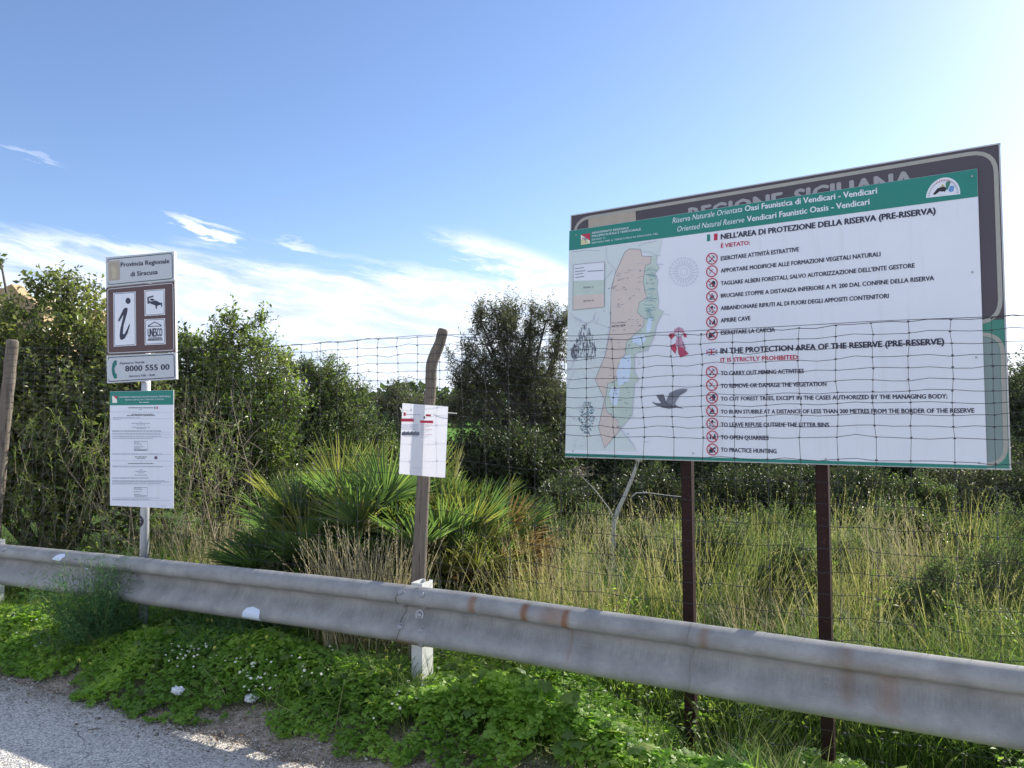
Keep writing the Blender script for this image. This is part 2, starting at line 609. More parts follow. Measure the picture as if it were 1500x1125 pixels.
M['grass'] = leafmat('green_grass', [(0, (0.047, 0.086, 0.03)), (0.5, (0.105, 0.161, 0.045)), (0.75, (0.21, 0.253, 0.09)), (1, (0.483, 0.483, 0.29))], 0.55, 0.35, 1.2, 0.2, (1.1, 0.35), (1.0, 1.08, 0.7))
M['drygrass'] = leafmat('dry_grass', [(0, (0.24, 0.22, 0.11)), (0.4, (0.44, 0.38, 0.22)), (1, (0.66, 0.59, 0.44))], 0.6, 0.3, 1.0, 0.15, (1.6, 0.3), (1.0, 0.98, 0.8))
M['tallgrass'] = leafmat('seeding_grass', [(0, (0.101, 0.141, 0.047)), (0.4, (0.222, 0.244, 0.089)), (0.7, (0.425, 0.376, 0.189)), (1, (0.648, 0.545, 0.399))], 0.55, 0.38, 1.3, 0.15, (1.4, 0.4), (1.0, 1.08, 0.6))
M['scrub'] = leafmat('scrub_mound_leaf', [(0, (0.05, 0.085, 0.035)), (0.6, (0.12, 0.17, 0.07)), (1, (0.26, 0.29, 0.15))], 0.55, 0.38, 1.4, 0.25, (1.5, 0.4), (1.0, 1.1, 0.65))
M['fennel'] = leafmat('fennel_green', [(0, (0.046, 0.111, 0.052)), (1, (0.13, 0.247, 0.104))], 0.6, 0.35, 1.4, 0.2)


def ground_mat():
    m, q, b = mat('soil_and_turf')
    g = q.node('ShaderNodeNewGeometry')
    n = q.noise(g.outputs['Position'], 1.4, 6, 0.6)
    n2 = q.noise(g.outputs['Position'], 24, 5, 0.65)
    vor = q.node('ShaderNodeTexVoronoi')
    vor.inputs['Scale'].default_value = 55
    q.l.new(g.outputs['Position'], vor.inputs['Vector'])
    soil = q.ramp(n2, [(0.3, (0.20, 0.155, 0.12)), (0.55, (0.37, 0.305, 0.25)), (0.75, (0.58, 0.52, 0.45))])
    turf = q.ramp(n2, [(0.3, (0.035, 0.07, 0.018)), (0.7, (0.09, 0.15, 0.03))])
    sep = q.node('ShaderNodeSeparateXYZ')
    q.l.new(g.outputs['Position'], sep.inputs[0])
    T = q.math('ADD', q.math('MULTIPLY', sep.outputs[0], AX), q.math('MULTIPLY', sep.outputs[1], AY))
    f = q.sstep(q.math('ADD', T, q.math('MULTIPLY', n, 0.5)), 3.3, 3.7)
    c = q.mix(f, soil, turf)
    far = q.sstep(T, 20.0, 28.0)
    c = q.mix(far, c, q.ramp(n, [(0.3, (0.07, 0.17, 0.025)), (0.7, (0.13, 0.25, 0.04))]))
    q.l.new(c, b.inputs['Base Color'])
    b.inputs['Roughness'].default_value = 0.95
    b.inputs['Specular IOR Level'].default_value = 0.1
    bp = q.node('ShaderNodeBump')
    bp.inputs['Strength'].default_value = 0.9
    bp.inputs['Distance'].default_value = 0.02
    q.l.new(q.math('ADD', n2, q.math('MULTIPLY', vor.outputs[0], 0.5)), bp.inputs['Height'])
    q.l.new(bp.outputs[0], b.inputs['Normal'])
    return m


def road_mat():
    m, q, b = mat('chip_sealed_asphalt')
    g = q.node('ShaderNodeNewGeometry')
    vor = q.node('ShaderNodeTexVoronoi')
    vor.inputs['Scale'].default_value = 120
    q.l.new(g.outputs['Position'], vor.inputs['Vector'])
    vor2 = q.node('ShaderNodeTexVoronoi')
    vor2.inputs['Scale'].default_value = 66
    q.l.new(g.outputs['Position'], vor2.inputs['Vector'])
    sepc = q.node('ShaderNodeSeparateColor')
    q.l.new(vor.outputs['Color'], sepc.inputs[0])
    chip = q.ramp(sepc.outputs[0], [(0.0, (0.33, 0.315, 0.295)), (0.3, (0.62, 0.60, 0.565)), (0.75, (0.75, 0.72, 0.675)), (1.0, (0.85, 0.82, 0.77))])
    gap = q.sstep(vor.outputs[0], 0.5, 0.8)
    c = q.mix(q.math('MULTIPLY', gap, 0.5), chip, (0.16, 0.155, 0.15, 1))
    gap2 = q.sstep(vor2.outputs[0], 0.62, 0.85)
    c = q.mix(q.math('MULTIPLY', gap2, 0.38), c, (0.10, 0.10, 0.105, 1))
    wear = q.noise(g.outputs['Position'], 1.7, 5, 0.65)
    c = q.mix(q.math('MULTIPLY', q.sstep(wear, 0.52, 0.7), 0.3), c, (0.2, 0.195, 0.19, 1))
    sep = q.node('ShaderNodeSeparateXYZ')
    q.l.new(g.outputs['Position'], sep.inputs[0])
    T = q.math('ADD', q.math('MULTIPLY', sep.outputs[0], AX), q.math('MULTIPLY', sep.outputs[1], AY))
    edge = q.sstep(q.math('ADD', T, q.math('MULTIPLY', q.math('SUBTRACT', wear, 0.5), 0.6)), 2.62, 2.95)
    c = q.mix(q.math('MULTIPLY', edge, 0.5), c, (0.42, 0.36, 0.30, 1))
    # tar seams and hairline cracks
    vc = q.node('ShaderNodeTexVoronoi', feature='DISTANCE_TO_EDGE')
    vc.inputs['Scale'].default_value = 0.9
    wv = q.node('ShaderNodeVectorMath', operation='ADD')
    q.l.new(g.outputs['Position'], wv.inputs[0])
    wn = q.noise(g.outputs['Position'], 6, 4, 0.6)
    q.l.new(q.comb(q.math('MULTIPLY', wn, 0.5), q.math('MULTIPLY', wn, -0.4), 0.0), wv.inputs[1])
    q.l.new(wv.outputs[0], vc.inputs['Vector'])
    ck = q.math('MULTIPLY', q.sstep(vc.outputs[0], 0.006, 0.002), q.sstep(wear, 0.42, 0.55))
    c = q.mix(q.math('MULTIPLY', ck, 0.7), c, (0.08, 0.075, 0.07, 1))
    q.l.new(c, b.inputs['Base Color'])
    b.inputs['Roughness'].default_value = 0.95
    b.inputs['Specular IOR Level'].default_value = 0.08
    bp = q.node('ShaderNodeBump')
    bp.inputs['Strength'].default_value = 0.9
    bp.inputs['Distance'].default_value = 0.006
    bp.invert = True
    q.l.new(q.math('ADD', vor.outputs[0], vor2.outputs[0]), bp.inputs['Height'])
    q.l.new(bp.outputs[0], b.inputs['Normal'])
    return m


M['ground'] = ground_mat()
M['road'] = road_mat()


def printed_white():
    m, q, b = mat('printed_white')
    tc = q.node('ShaderNodeTexCoord')
    sep = q.node('ShaderNodeSeparateXYZ')
    q.l.new(tc.outputs['Object'], sep.inputs[0])
    runs = q.noise(q.comb(q.math('MULTIPLY', sep.outputs[0], 26), q.math('MULTIPLY', sep.outputs[1], 26), q.math('MULTIPLY', sep.outputs[2], 1.6)), 1.0, 5, 0.6)
    cl = q.noise(tc.outputs['Object'], 3.0, 5, 0.6)
    c = q.mix(cl, (0.69, 0.73, 0.82, 1), (0.77, 0.81, 0.89, 1))
    c = q.mix(q.math('MULTIPLY', q.sstep(runs, 0.52, 0.72), 0.12), c, (0.48, 0.46, 0.43, 1))
    sp = q.noise(tc.outputs['Object'], 90, 3, 0.6)
    c = q.mix(q.math('MULTIPLY', q.sstep(sp, 0.70, 0.76), 0.35), c, (0.35, 0.33, 0.31, 1))
    q.l.new(c, b.inputs['Base Color'])
    b.inputs['Roughness'].default_value = 0.4
    bp = q.node('ShaderNodeBump')
    bp.inputs['Strength'].default_value = 0.15
    bp.inputs['Distance'].default_value = 0.02
    q.l.new(cl, bp.inputs['Height'])
    q.l.new(bp.outputs[0], b.inputs['Normal'])
    return m


M['white'] = printed_white()


def tintprint(name, col):
    return plain(name, col, 0.5)


# ------------------------------------------------------------------ ground and road
def build_ground():
    def axis(n0, span_near, far):
        near = np.linspace(-span_near, span_near, n0)
        f = span_near * (far / span_near) ** (np.linspace(0, 1, 26)[1:])
        return np.concatenate([-f[::-1], near, f])
    xs = axis(150, 12, 1500)
    ys = axis(150, 12, 1500) + 4.0
    X, Y = np.meshgrid(xs, ys)
    Z = gz(X, Y) - 0.012
    V = np.stack([X, Y, Z], -1).reshape(-1, 3)
    nx, ny = len(xs), len(ys)
    i, j = np.meshgrid(np.arange(nx - 1), np.arange(ny - 1))
    a = (j * nx + i).ravel()
    Fc = np.stack([a, a + 1, a + nx + 1, a + nx], 1)
    tag(put('ground', V, Fc, M['ground'], smooth=True), kind='structure')
    # road sheet: runs along the rail, ragged edge on the verge side
    S = np.linspace(-60, 40, 900)
    T0 = np.array([-7.0, 0.0, 1.5, 2.4])
    rows = []
    edge = 2.90 + 0.07 * (fbm(S * 1.3, S * 0, 5) - 0.5) * 2 + 0.05 * (fbm(S * 7, S * 0, 15) - 0.5) * 2 - 0.035 * np.clip(S + 3.6, 0, 3)
    for t in T0:
        rows.append((np.full_like(S, t), np.full_like(S, 0.0)))
    rows.append((edge - 0.05, np.full_like(S, -0.002)))
    rows.append((edge, np.full_like(S, -0.035)))
    V = []
    for t, z in rows:
        V.append(np.stack([DX * S + AX * t, DY * S + AY * t, z], 1))
    V = np.concatenate(V)
    n = len(S)
    Fc = []
    for r in range(len(rows) - 1):
        a = np.arange(n - 1) + r * n
        Fc.append(np.stack([a, a + 1, a + n + 1, a + n], 1))
    tag(put('road', V, np.concatenate(Fc), M['road']), kind='structure')
    # loose chippings along the crumbling edge
    N = 22000
    s = RNG.uniform(-8, 1.5, N)
    t = 2.93 + RNG.normal(0, 0.13, N)
    x, y = DX * s + AX * t, DY * s + AY * t
    e = np.interp(s, S, edge)
    z = np.where(t < e, 0.0, gz(x, y) - 0.006) + 0.001
    r = RNG.uniform(0.002, 0.0065, N) * np.where(RNG.random(N) < 0.03, 2.4, 1)
    tmpl = np.array([(1, 0, 0), (0, 1, 0), (-1, 0, 0), (0, -1, 0), (0, 0, .7), (0, 0, -.5)])
    ft = np.array([(0, 1, 4), (1, 2, 4), (2, 3, 4), (3, 0, 4), (1, 0, 5), (2, 1, 5), (3, 2, 5), (0, 3, 5)])
    jit = RNG.uniform(0.6, 1.3, (N, 6, 1))
    a = RNG.uniform(0, PI, N)
    R = np.zeros((N, 3, 3))
    R[:, 0, 0] = np.cos(a); R[:, 0, 1] = -np.sin(a); R[:, 1, 0] = np.sin(a); R[:, 1, 1] = np.cos(a); R[:, 2, 2] = 1
    V = np.einsum('nij,nkj->nki', R, tmpl[None] * jit) * r[:, None, None] + np.stack([x, y, z], 1)[:, None]
    Fc = (np.arange(N) * 6)[:, None, None] + ft[None]
    m = leafmat('chipping_stone', [(0, (0.16, 0.14, 0.12)), (0.5, (0.38, 0.34, 0.30)), (1, (0.66, 0.62, 0.56))], 0.9, 0.0, 1, 0.1)
    tag(put('gravel', V.reshape(-1, 3), Fc.reshape(-1, 3), m, rnd=np.repeat(RNG.random(N), 6)),
        'loose pale chippings along the crumbling road edge', 'gravel', kind='stuff')


build_ground()


# ------------------------------------------------------------------ guardrail
RAIL_P0 = np.array([-0.616, 4.18])
RAIL_PX = [(-400, 757), (0, 798), (150, 812), (300, 828), (450, 843), (585, 858), (690, 870), (745, 878), (800, 886), (900, 900), (1000, 913), (1250, 947), (1500, 980), (1800, 1020)]


def line_s(px, p0):
    """distance along the road direction at which the line through p0 meets column px"""
    k = (px - 750.0) / F
    return (k * p0[1] - p0[0]) / (DX - k * DY)


def rail_ctrl():
    S, Z = [], []
    for px, py in RAIL_PX:
        s = line_s(px, RAIL_P0)
        Y = RAIL_P0[1] + DY * s
        S.append(s)
        Z.append(P(px, py, Y)[2])
    return np.array(S), np.array(Z)


RS, RZ = rail_ctrl()
PROF = [(-.155, .022), (-.150, .040), (-.136, .066), (-.118, .081), (-.100, .083), (-.084, .078), (-.062, .060), (-.040, .039), (-.018, .021),
        (0, .010), (.018, .005), (.034, .006), (.046, .016), (.056, .040), (.066, .068), (.080, .082), (.100, .084), (.118, .079), (.136, .062), (.150, .036), (.155, .018)]
PROF = [(z, d) for z, d in PROF]
PL = np.concatenate([[0], np.cumsum([math.dist(PROF[i], PROF[i + 1]) for i in range(len(PROF) - 1)])])
NRM = np.array([-AX, -AY])      # toward the road


def rail_pt(s, zz, off=0.0):
    """world point on the beam face at distance s and profile height zz"""
    d = np.interp(zz, [p[0] for p in PROF], [p[1] for p in PROF]) + off
    top = np.interp(s, RS, RZ)
    xy = RAIL_P0 + np.array([DX, DY]) * s + NRM * (d - 0.05)
    return np.array([xy[0], xy[1], top - 0.155 + zz])


def rail_mat():
    m, q, b = mat('weathered_galvanised_rail')
    uvn = q.node('ShaderNodeUVMap')
    sep = q.node('ShaderNodeSeparateXYZ')
    q.l.new(uvn.outputs[0], sep.inputs[0])
    u, v, _ = sep.outputs
    n1 = q.noise(q.comb(u, v, 0.0), 7, 6, 0.6)
    n2 = q.noise(q.comb(q.math('MULTIPLY', u, 75), q.math('MULTIPLY', v, 9), 0.0), 1.0, 4, 0.6)
    n3 = q.noise(q.comb(q.math('MULTIPLY', u, 160), q.math('MULTIPLY', v, 160), 0.0), 1.0, 3, 0.7)
    base = q.ramp(n1, [(0.3, (0.225, 0.224, 0.218)), (0.5, (0.305, 0.303, 0.295)), (0.7, (0.38, 0.376, 0.364))])
    base = q.mix(q.math('MULTIPLY', q.sstep(n3, 0.45, 0.7), 0.16), base, (0.20, 0.21, 0.22, 1))
    wig = q.math('MULTIPLY', q.math('SUBTRACT', q.noise(q.comb(q.math('MULTIPLY', u, 30), q.math('MULTIPLY', v, 12), 3.0), 1.0, 4), 0.5), 0.014)
    # grime runs just below the upper hump and in the valley
    run = q.math('MULTIPLY', q.sstep(v, 0.13, 0.19), q.sstep(v, 0.27, 0.20))
    run = q.math('MULTIPLY', run, q.sstep(n2, 0.42, 0.62))
    base = q.mix(q.math('MULTIPLY', run, 0.24), base, (0.13, 0.12, 0.11, 1))
    low = q.math('MULTIPLY', q.sstep(v, 0.05, 0.0), 0.5)
    base = q.mix(low, base, (0.17, 0.14, 0.11, 1))
    mask = None
    for px, w, v0, v1, g in [(695, .015, .31, .42, .8), (770, .013, .30, .42, 1.0), (828, .014, .27, .42, 1.0), (812, .05, .33, .42, .55), (831, .006, .10, .34, .35),
                             (1028, .014, .28, .42, .55), (1232, .02, .12, .42, .35), (1290, .03, .10, .30, .42), (598, .05, .0, .06, .8), 
                             (1262, .12, .25, .36, .2)]:
        s0 = line_s(px, RAIL_P0)
        du = q.math('ABSOLUTE', q.math('SUBTRACT', q.math('ADD', u, wig), float(s0)))
        a = q.sstep(du, w * 2.6, w * 0.1)
        a = q.math('MULTIPLY', a, q.math('MULTIPLY', q.sstep(v, v0 - 0.03, v0 + 0.03), q.sstep(v, v1 + 0.02, v1 - 0.01)))
        a = q.math('MULTIPLY', a, g)
        mask = a if mask is None else q.math('MAXIMUM', mask, a)
    scr = q.noise(q.comb(q.math('MULTIPLY', u, 9), q.math('MULTIPLY', v, 230), 7.0), 1.0, 3, 0.6)
    base = q.mix(q.math('MULTIPLY', q.sstep(scr, 0.64, 0.72), 0.4), base, (0.60, 0.60, 0.59, 1))
    blot = q.noise(q.comb(q.math('MULTIPLY', u, 26), q.math('MULTIPLY', v, 26), 9.0), 1.0, 6, 0.7)
    base = q.mix(q.math('MULTIPLY', q.sstep(blot, 0.56, 0.62), 0.30), base, (0.24, 0.22, 0.19, 1))
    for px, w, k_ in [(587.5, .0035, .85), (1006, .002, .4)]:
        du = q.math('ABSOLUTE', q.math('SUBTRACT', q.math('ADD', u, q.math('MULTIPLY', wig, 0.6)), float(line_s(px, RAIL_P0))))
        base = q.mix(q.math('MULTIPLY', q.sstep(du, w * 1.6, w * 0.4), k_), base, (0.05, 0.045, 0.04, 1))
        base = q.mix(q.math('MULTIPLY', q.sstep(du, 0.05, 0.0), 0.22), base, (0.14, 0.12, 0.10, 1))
    rust = q.mix(n1, (0.15, 0.062, 0.032, 1), (0.31, 0.165, 0.09, 1))
    base = q.mix(q.math('MULTIPLY', mask, q.sstep(n3, 0.1, 0.5)), base, rust)
    q.l.new(base, b.inputs['Base Color'])
    b.inputs['Metallic'].default_value = 0.0
    b.inputs['Specular IOR Level'].default_value = 0.35
    q.l.new(q.math('MULTIPLY_ADD', n1, 0.3, 0.45), b.inputs['Roughness'])
    bp = q.node('ShaderNodeBump')
    bp.inputs['Strength'].default_value = 0.25
    bp.inputs['Distance'].default_value = 0.004
    q.l.new(q.math('ADD', n1, q.math('MULTIPLY', n3, 0.2)), bp.inputs['Height'])
    q.l.new(bp.outputs[0], b.inputs['Normal'])
    return m


def build_rail():
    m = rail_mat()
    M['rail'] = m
    b0 = (RAIL_P0[0], RAIL_P0[1], float(gz(*RAIL_P0)))
    root = thing('guardrail', b0, 'weathered grey steel crash barrier with rust runs along the road edge', 'guardrail')
    def beam(px0, px1, off, wavy):
        s0, s1 = line_s(px0, RAIL_P0), line_s(px1, RAIL_P0)
        n = max(8, int((s1 - s0) / 0.05))
        S = np.linspace(s0, s1, n)
        V, UV = [], []
        for layer in (0, 1):
            for i, s in enumerate(S):
                for k, (z, d) in enumerate(PROF):
                    dent = 0.006 * (vnoise(s * 2.3, z * 9, 4) - 0.5) + 0.0035 * (vnoise(s * 9, z * 20, 14) - 0.5)
                    se = s + (wavy * 0.012 * math.sin(z * 55) if i == 0 else 0)
                    p = rail_pt(se, z, off + dent - layer * 0.004)
                    V.append(p)
                    UV.append((s, PL[k]))
        K = len(PROF)
        Fc = []
        nn = n * K
        for i in range(n - 1):
            for k in range(K - 1):
                a = i * K + k
                Fc.append((a, a + K, a + K + 1, a + 1))
                Fc.append((nn + a, nn + a + 1, nn + a + K + 1, nn + a + K))
            for a, bb in ((i * K, (i + 1) * K), (i * K + K - 1, (i + 1) * K + K - 1)):
                Fc.append((a, nn + a, nn + bb, bb))
        for k in range(K - 1):
            for o in (0, (n - 1) * K):
                Fc.append((o + k, o + k + 1, nn + o + k + 1, nn + o + k))
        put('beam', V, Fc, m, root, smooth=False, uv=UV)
        for p in root.children[-1].data.polygons:
            p.use_smooth = True
        root.children[-1].data.set_sharp_from_angle(angle=math.radians(50))
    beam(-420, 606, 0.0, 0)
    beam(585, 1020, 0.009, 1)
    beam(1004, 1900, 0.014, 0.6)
    # posts
    def post(px, label=None):
        s = line_s(px, RAIL_P0)
        g = Geo()
        top = np.interp(s, RS, RZ)
        c = RAIL_P0 + np.array([DX, DY]) * s - NRM * 0.105
        h0 = float(gz(*c)) - 0.3
        dv, nv = np.array([DX, DY, 0]), np.array([NRM[0], NRM[1], 0])
        cz = (h0 + top + 0.01) / 2
        hz = (top + 0.01 - h0) / 2
        c3 = np.array([c[0], c[1], cz])
        up = np.array([0, 0, hz])
        g.add(*box(c3 + nv * 0.047, dv * 0.035, nv * 0.003, up))           # web facing the road
        g.add(*box(c3 + dv * 0.032 - nv * 0.006, dv * 0.003, nv * 0.0495, up))
        g.add(*box(c3 - dv * 0.032 - nv * 0.006, dv * 0.003, nv * 0.0495, up))
        g.add(*box(c3 + dv * 0.021 - nv * 0.053, dv * 0.0075, nv * 0.0025, up))
        g.add(*box(c3 - dv * 0.021 - nv * 0.053, dv * 0.0075, nv * 0.0025, up))
        g.put('post', M['whitepost'], root)
    post(601)
    post(-24)
    # bolts of the lap joint
    def dome(c, axis, r, h):
        a = unit(np.cross(axis, (0, 0, 1.0)))
        bb = np.cross(a, axis)
        V, Fc = [], []
        for k, (rr, hh) in enumerate([(1, 0), (0.95, 0.35), (0.7, 0.75), (0.35, 0.95)]):
            for j in range(10):
                t = 2 * PI * j / 10
                V.append(c + rr * r * (math.cos(t) * a + math.sin(t) * bb) + axis * hh * h)
        for k in range(3):
            for j in range(10):
                Fc.append((k * 10 + j, k * 10 + (j + 1) % 10, (k + 1) * 10 + (j + 1) % 10, (k + 1) * 10 + j))
        Fc.append(tuple(30 + j for j in range(10)))
        return V, Fc
    n3 = np.array([NRM[0], NRM[1], 0.0])
    for px, zz, sc in [(590.7, .132, 1), (622, .130, 1), (589, .052, 1), (620, .052, 1), (609, .004, 1.3), (588, -.058, 1), (619, -.060, 1), (620, -.135, .9),
                       (13, .13, 1), (-8, .0, 1.2)]:
        s = line_s(px, RAIL_P0)
        g = Geo()
        dz = 0.004
        slope = (np.interp(zz + dz, [p[0] for p in PROF], [p[1] for p in PROF]) - np.interp(zz - dz, [p[0] for p in PROF], [p[1] for p in PROF])) / (2 * dz)
        ax = unit(n3 + np.array([0, 0, -slope]))
        v, f = dome(rail_pt(s, zz, 0.0095 if px > 585 else 0.001), ax, 0.014 * sc, 0.011)
        g.add(v, f)
        v, f = tube([rail_pt(s, zz, 0.0085 if px > 585 else 0.001), rail_pt(s, zz, 0.0085 if px > 585 else 0.001) + ax * 0.004], 0.021 * sc, 12)
        g.add(v, f)
        g.put('bolt', M['bolt'], root, smooth=False)
    # remains of paper stickers on the beam
    def sticker(poly, name='sticker_remnant', mt='sticker'):
        """poly: px offsets (column, profile height)"""
        V = [rail_pt(line_s(px, RAIL_P0), zz, 0.003) for px, zz in poly]
        c = np.mean(V, 0)
        # fan through the curved face: subdivide rows
        rows = 8
        zs = [p[1] for p in poly]
        z0, z1 = min(zs), max(zs)
        ring = poly + [poly[0]]
        VV, FF = [], []
        for r in range(rows + 1):
            z = z0 + (z1 - z0) * min(max(r / rows, 0.001), 0.999)
            xs = []
            for (ax_, az_), (bx_, bz_) in zip(ring[:-1], ring[1:]):
                if (az_ - z) * (bz_ - z) <= 0 and az_ != bz_:
                    xs.append(ax_ + (bx_ - ax_) * (z - az_) / (bz_ - az_))
            x0, x1 = (min(xs), max(xs)) if xs else (poly[0][0], poly[0][0])
            for x in (x0, x1):
                VV.append(rail_pt(line_s(x, RAIL_P0), z, 0.0035))
        for r in range(rows):
            FF.append((2 * r, 2 * r + 1, 2 * r + 3, 2 * r + 2))
        put(name, VV, FF, M[mt], root)
    sticker([(361, -.135), (387, -.138), (388, -.085), (384, -.066), (379, -.070), (374, -.060), (367, -.066), (364, -.088)])
    sticker([(86, .095), (98, .090), (104, .125), (100, .140), (92, .132)])
    sticker([(120, .030), (124, .028), (126, .060), (119, .062)])
    return root


build_rail()

# ------------------------------------------------------------------ wire fence
FP0 = np.array([-0.43, 4.40])
FTOP = [(-500, 505), (-200, 508), (15, 510), (150, 512), (300, 513), (400, 508), (520, 499), (640, 492), (730, 496), (835, 499), (920, 496), (1000, 491), (1150, 482), (1300, 472), (1480, 465), (1800, 452)]
FS, FZ = [], []
for px_, py_ in FTOP:
    s_ = line_s(px_, FP0)
    FS.append(s_)
    FZ.append(P(px_, py_, FP0[1] + DY * s_)[2])
FS, FZ = np.array(FS), np.array(FZ)


def fence_xy(s, off=0.0):
    return FP0 + np.array([DX, DY]) * s + NRM * off


def build_fence():
    root = thing('wire_fence', (FP0[0], FP0[1], float(gz(*FP0))), 'tall sheep wire fence on rough wooden stakes behind the guardrail', 'fence')
    s0, s1 = line_s(-450, FP0), line_s(1790, FP0)
    V_S = np.arange(s0, s1, 0.15)
    jit = RNG.normal(0, 0.004, len(V_S))
    V_S = V_S + jit
    rows = [0.0] + [0.05 * k for k in range(1, 11)] + [0.5 + 0.10 * k for k in range(1, 15)]
    def wz(s, d, r):
        top = np.interp(s, FS, FZ)
        return top - d
    r_w = 0.0013
    for r, d in enumerate(rows):
        ks = []
        for i, s in enumerate(V_S):
            ks.append((s, wz(s, d, r) + 0.003 * math.sin(i * 2.1 + r * 1.3) + random.gauss(0, 0.0016)))
            if i < len(V_S) - 1:
                ks.append((s + 0.075, wz(s + 0.075, d, r) + random.gauss(0.001, 0.0035) + (0.004 if i % 2 else -0.003)))
        pts = [(*fence_xy(s, random.gauss(0, 0.003)), z) for s, z in ks if z > float(gz(*fence_xy(s))) + 0.01]
        if len(pts) < 10:
            continue
        v, f = tube(pts, r_w * (1.2 if r == 0 else 1), 4)
        put('horizontal_wire', v, f, M['wire'], root)
    # loose tension strand just above the mesh
    pts = []
    for s in np.arange(s0, s1, 0.2):
        z = np.interp(s, FS, FZ) + 0.012 + 0.010 * math.sin(s * 1.7) + 0.006 * (vnoise(s * 2, 0, 3) - 0.5)
        pts.append((*fence_xy(s, 0.006), z))
    v, f = tube(pts, 0.0014, 4)
    put('tension_wire', v, f, M['wire'], root)
    for i, s in enumerate(V_S):
        top = np.interp(s, FS, FZ)
        g = Geo()
        xy = fence_xy(s)
        zb = float(gz(*xy)) + 0.01
        zs = []
        for d in rows:
            if top - d > zb:
                zs.append(top - d)
        pts = []
        kink = random.uniform(-1, 1)
        for k, z in enumerate(zs):
            sj = s + 0.006 * math.sin(k * 0.9 + i * 1.7) * kink + random.gauss(0, 0.0018)
            p = (*fence_xy(sj, 0.0025), z)
            pts.append(p)
            v, f = box(np.array(p), np.array([DX, DY, 0]) * 0.005, np.array([*NRM, 0]) * 0.003, np.array([0, 0, 0.0028]))
            g.add(v, f)
        pts.append((*fence_xy(s, 0.0025), zb))
        v, f = tube(pts, 0.0012, 4)
        g.add(v, f)
        g.put('vertical_wire', M['wire'], root)
    # stakes
    def stake(pts, radii, seed):
        P2, R2 = [], []
        for a in np.linspace(0, len(pts) - 1, 34):
            i = min(int(a), len(pts) - 2)
            t = a - i
            t2 = t * t * (3 - 2 * t)
            P2.append(np.array(pts[i]) * (1 - t2) + np.array(pts[i + 1]) * t2 if False else np.array(pts[i]) * (1 - t) + np.array(pts[i + 1]) * t)
            R2.append(radii[i] * (1 - t) + radii[i + 1] * t)
        P2 = np.array(P2)
        k = np.ones(3) / 3
        for _ in range(2):
            P2[1:-1] = (P2[:-2] + P2[1:-1] * 2 + P2[2:]) / 4
        v, f = tube(P2, R2, 14, cap=False)
        v = np.array(v)
        n = 14
        for j in range(len(P2)):
            for q in range(n):
                d = v[j * n + q] - P2[j]
                a = 2 * PI * q / n
                v[j * n + q] = P2[j] + d * (1 + 0.09 * math.sin(a * 3 + seed + j * 0.05) + 0.16 * (vnoise(q * 1.1, j * 0.6, seed) - 0.5))
        v = list(v)
        # rounded worn top
        c0 = P2[0]
        for q in range(n):
            v.append(c0 + (v[q] - c0) * 0.72 + np.array([0, 0, R2[0] * 0.32]))
        b = len(v) - n
        f = list(f)
        for q in range(n):
            f.append((q, (q + 1) % n, b + (q + 1) % n, b + q))
        f.append(tuple(range(b, b + n)))
        o = put('fence_post', v, f, M['wood'], root, smooth=True)
        return o
    Yp = FP0[1] + 0.06
    def pp(px, py, Y):
        return tuple(P(px, py, Y))
    stake([pp(649, 484, Yp), pp(645, 502, Yp), pp(632, 532, Yp), pp(632, 560, Yp), pp(629, 600, Yp), pp(620, 720, Yp), pp(613, 860, Yp), pp(607, 1030, Yp)],
          [0.030, 0.031, 0.034, 0.033, 0.033, 0.038, 0.043, 0.047], 3)
    sl = line_s(12, FP0)
    Yl = FP0[1] + DY * sl + 0.06
    stake([pp(18.5, 500, Yl), pp(14, 550, Yl), pp(8, 610, Yl), pp(-3, 720, Yl), pp(-14, 860, Yl)], [0.046, 0.047, 0.049, 0.052, 0.054], 8)
    for s in (sl - 3.9, 3.75):
        xy = fence_xy(s, -0.06)
        zt = np.interp(s, FS, FZ)
        zb = float(gz(*xy)) - 0.1
        stake([(xy[0], xy[1], zt + 0.06), (xy[0] + 0.02, xy[1], (zt + zb) / 2), (xy[0] + 0.03, xy[1], zb)], [0.04, 0.045, 0.05], 12)
    return root


build_fence()


# ------------------------------------------------------------------ flat print helpers
class Panel:
    """a plane in the place: p0 a point, d horizontal direction to the right, up its upward direction"""
    def __init__(s, p0, d, up=(0, 0, 1)):
        s.p0 = np.array(p0, float)
        s.d = unit(d)
        u = np.array(up, float)
        u = u - s.d * np.dot(u, s.d)
        s.up = unit(u)
        s.n = np.cross(s.d, s.up)
        if s.n[1] > 0:
            s.n = -s.n

    def uv(s, px, py):
        r = ray(px, py)
        o = np.array([0, 0, CAM_Z])
        k = np.dot(s.p0 - o, s.n) / np.dot(r, s.n)
        q = o + r * k - s.p0
        return np.array([np.dot(q, s.d), np.dot(q, s.up)])

    def w(s, u, v, off=0.0):
        return s.p0 + s.d * u + s.up * v + s.n * off

    def slab(s, quad, off, th):
        """closed slab with the given px corners, front at off, thickness th behind it"""
        q = [s.uv(*c) for c in quad]
        return s.slab_uv(q, off, th)

    def slab_uv(s, q, off, th):
        n = len(q)
        V = [s.w(u, v, off) for u, v in q] + [s.w(u, v, off - th) for u, v in q]
        Fc = [tuple(range(n)), tuple(reversed(range(n, 2 * n)))]
        Fc += [(i, i + n, (i + 1) % n + n, (i + 1) % n) for i in range(n)]
        return V, Fc


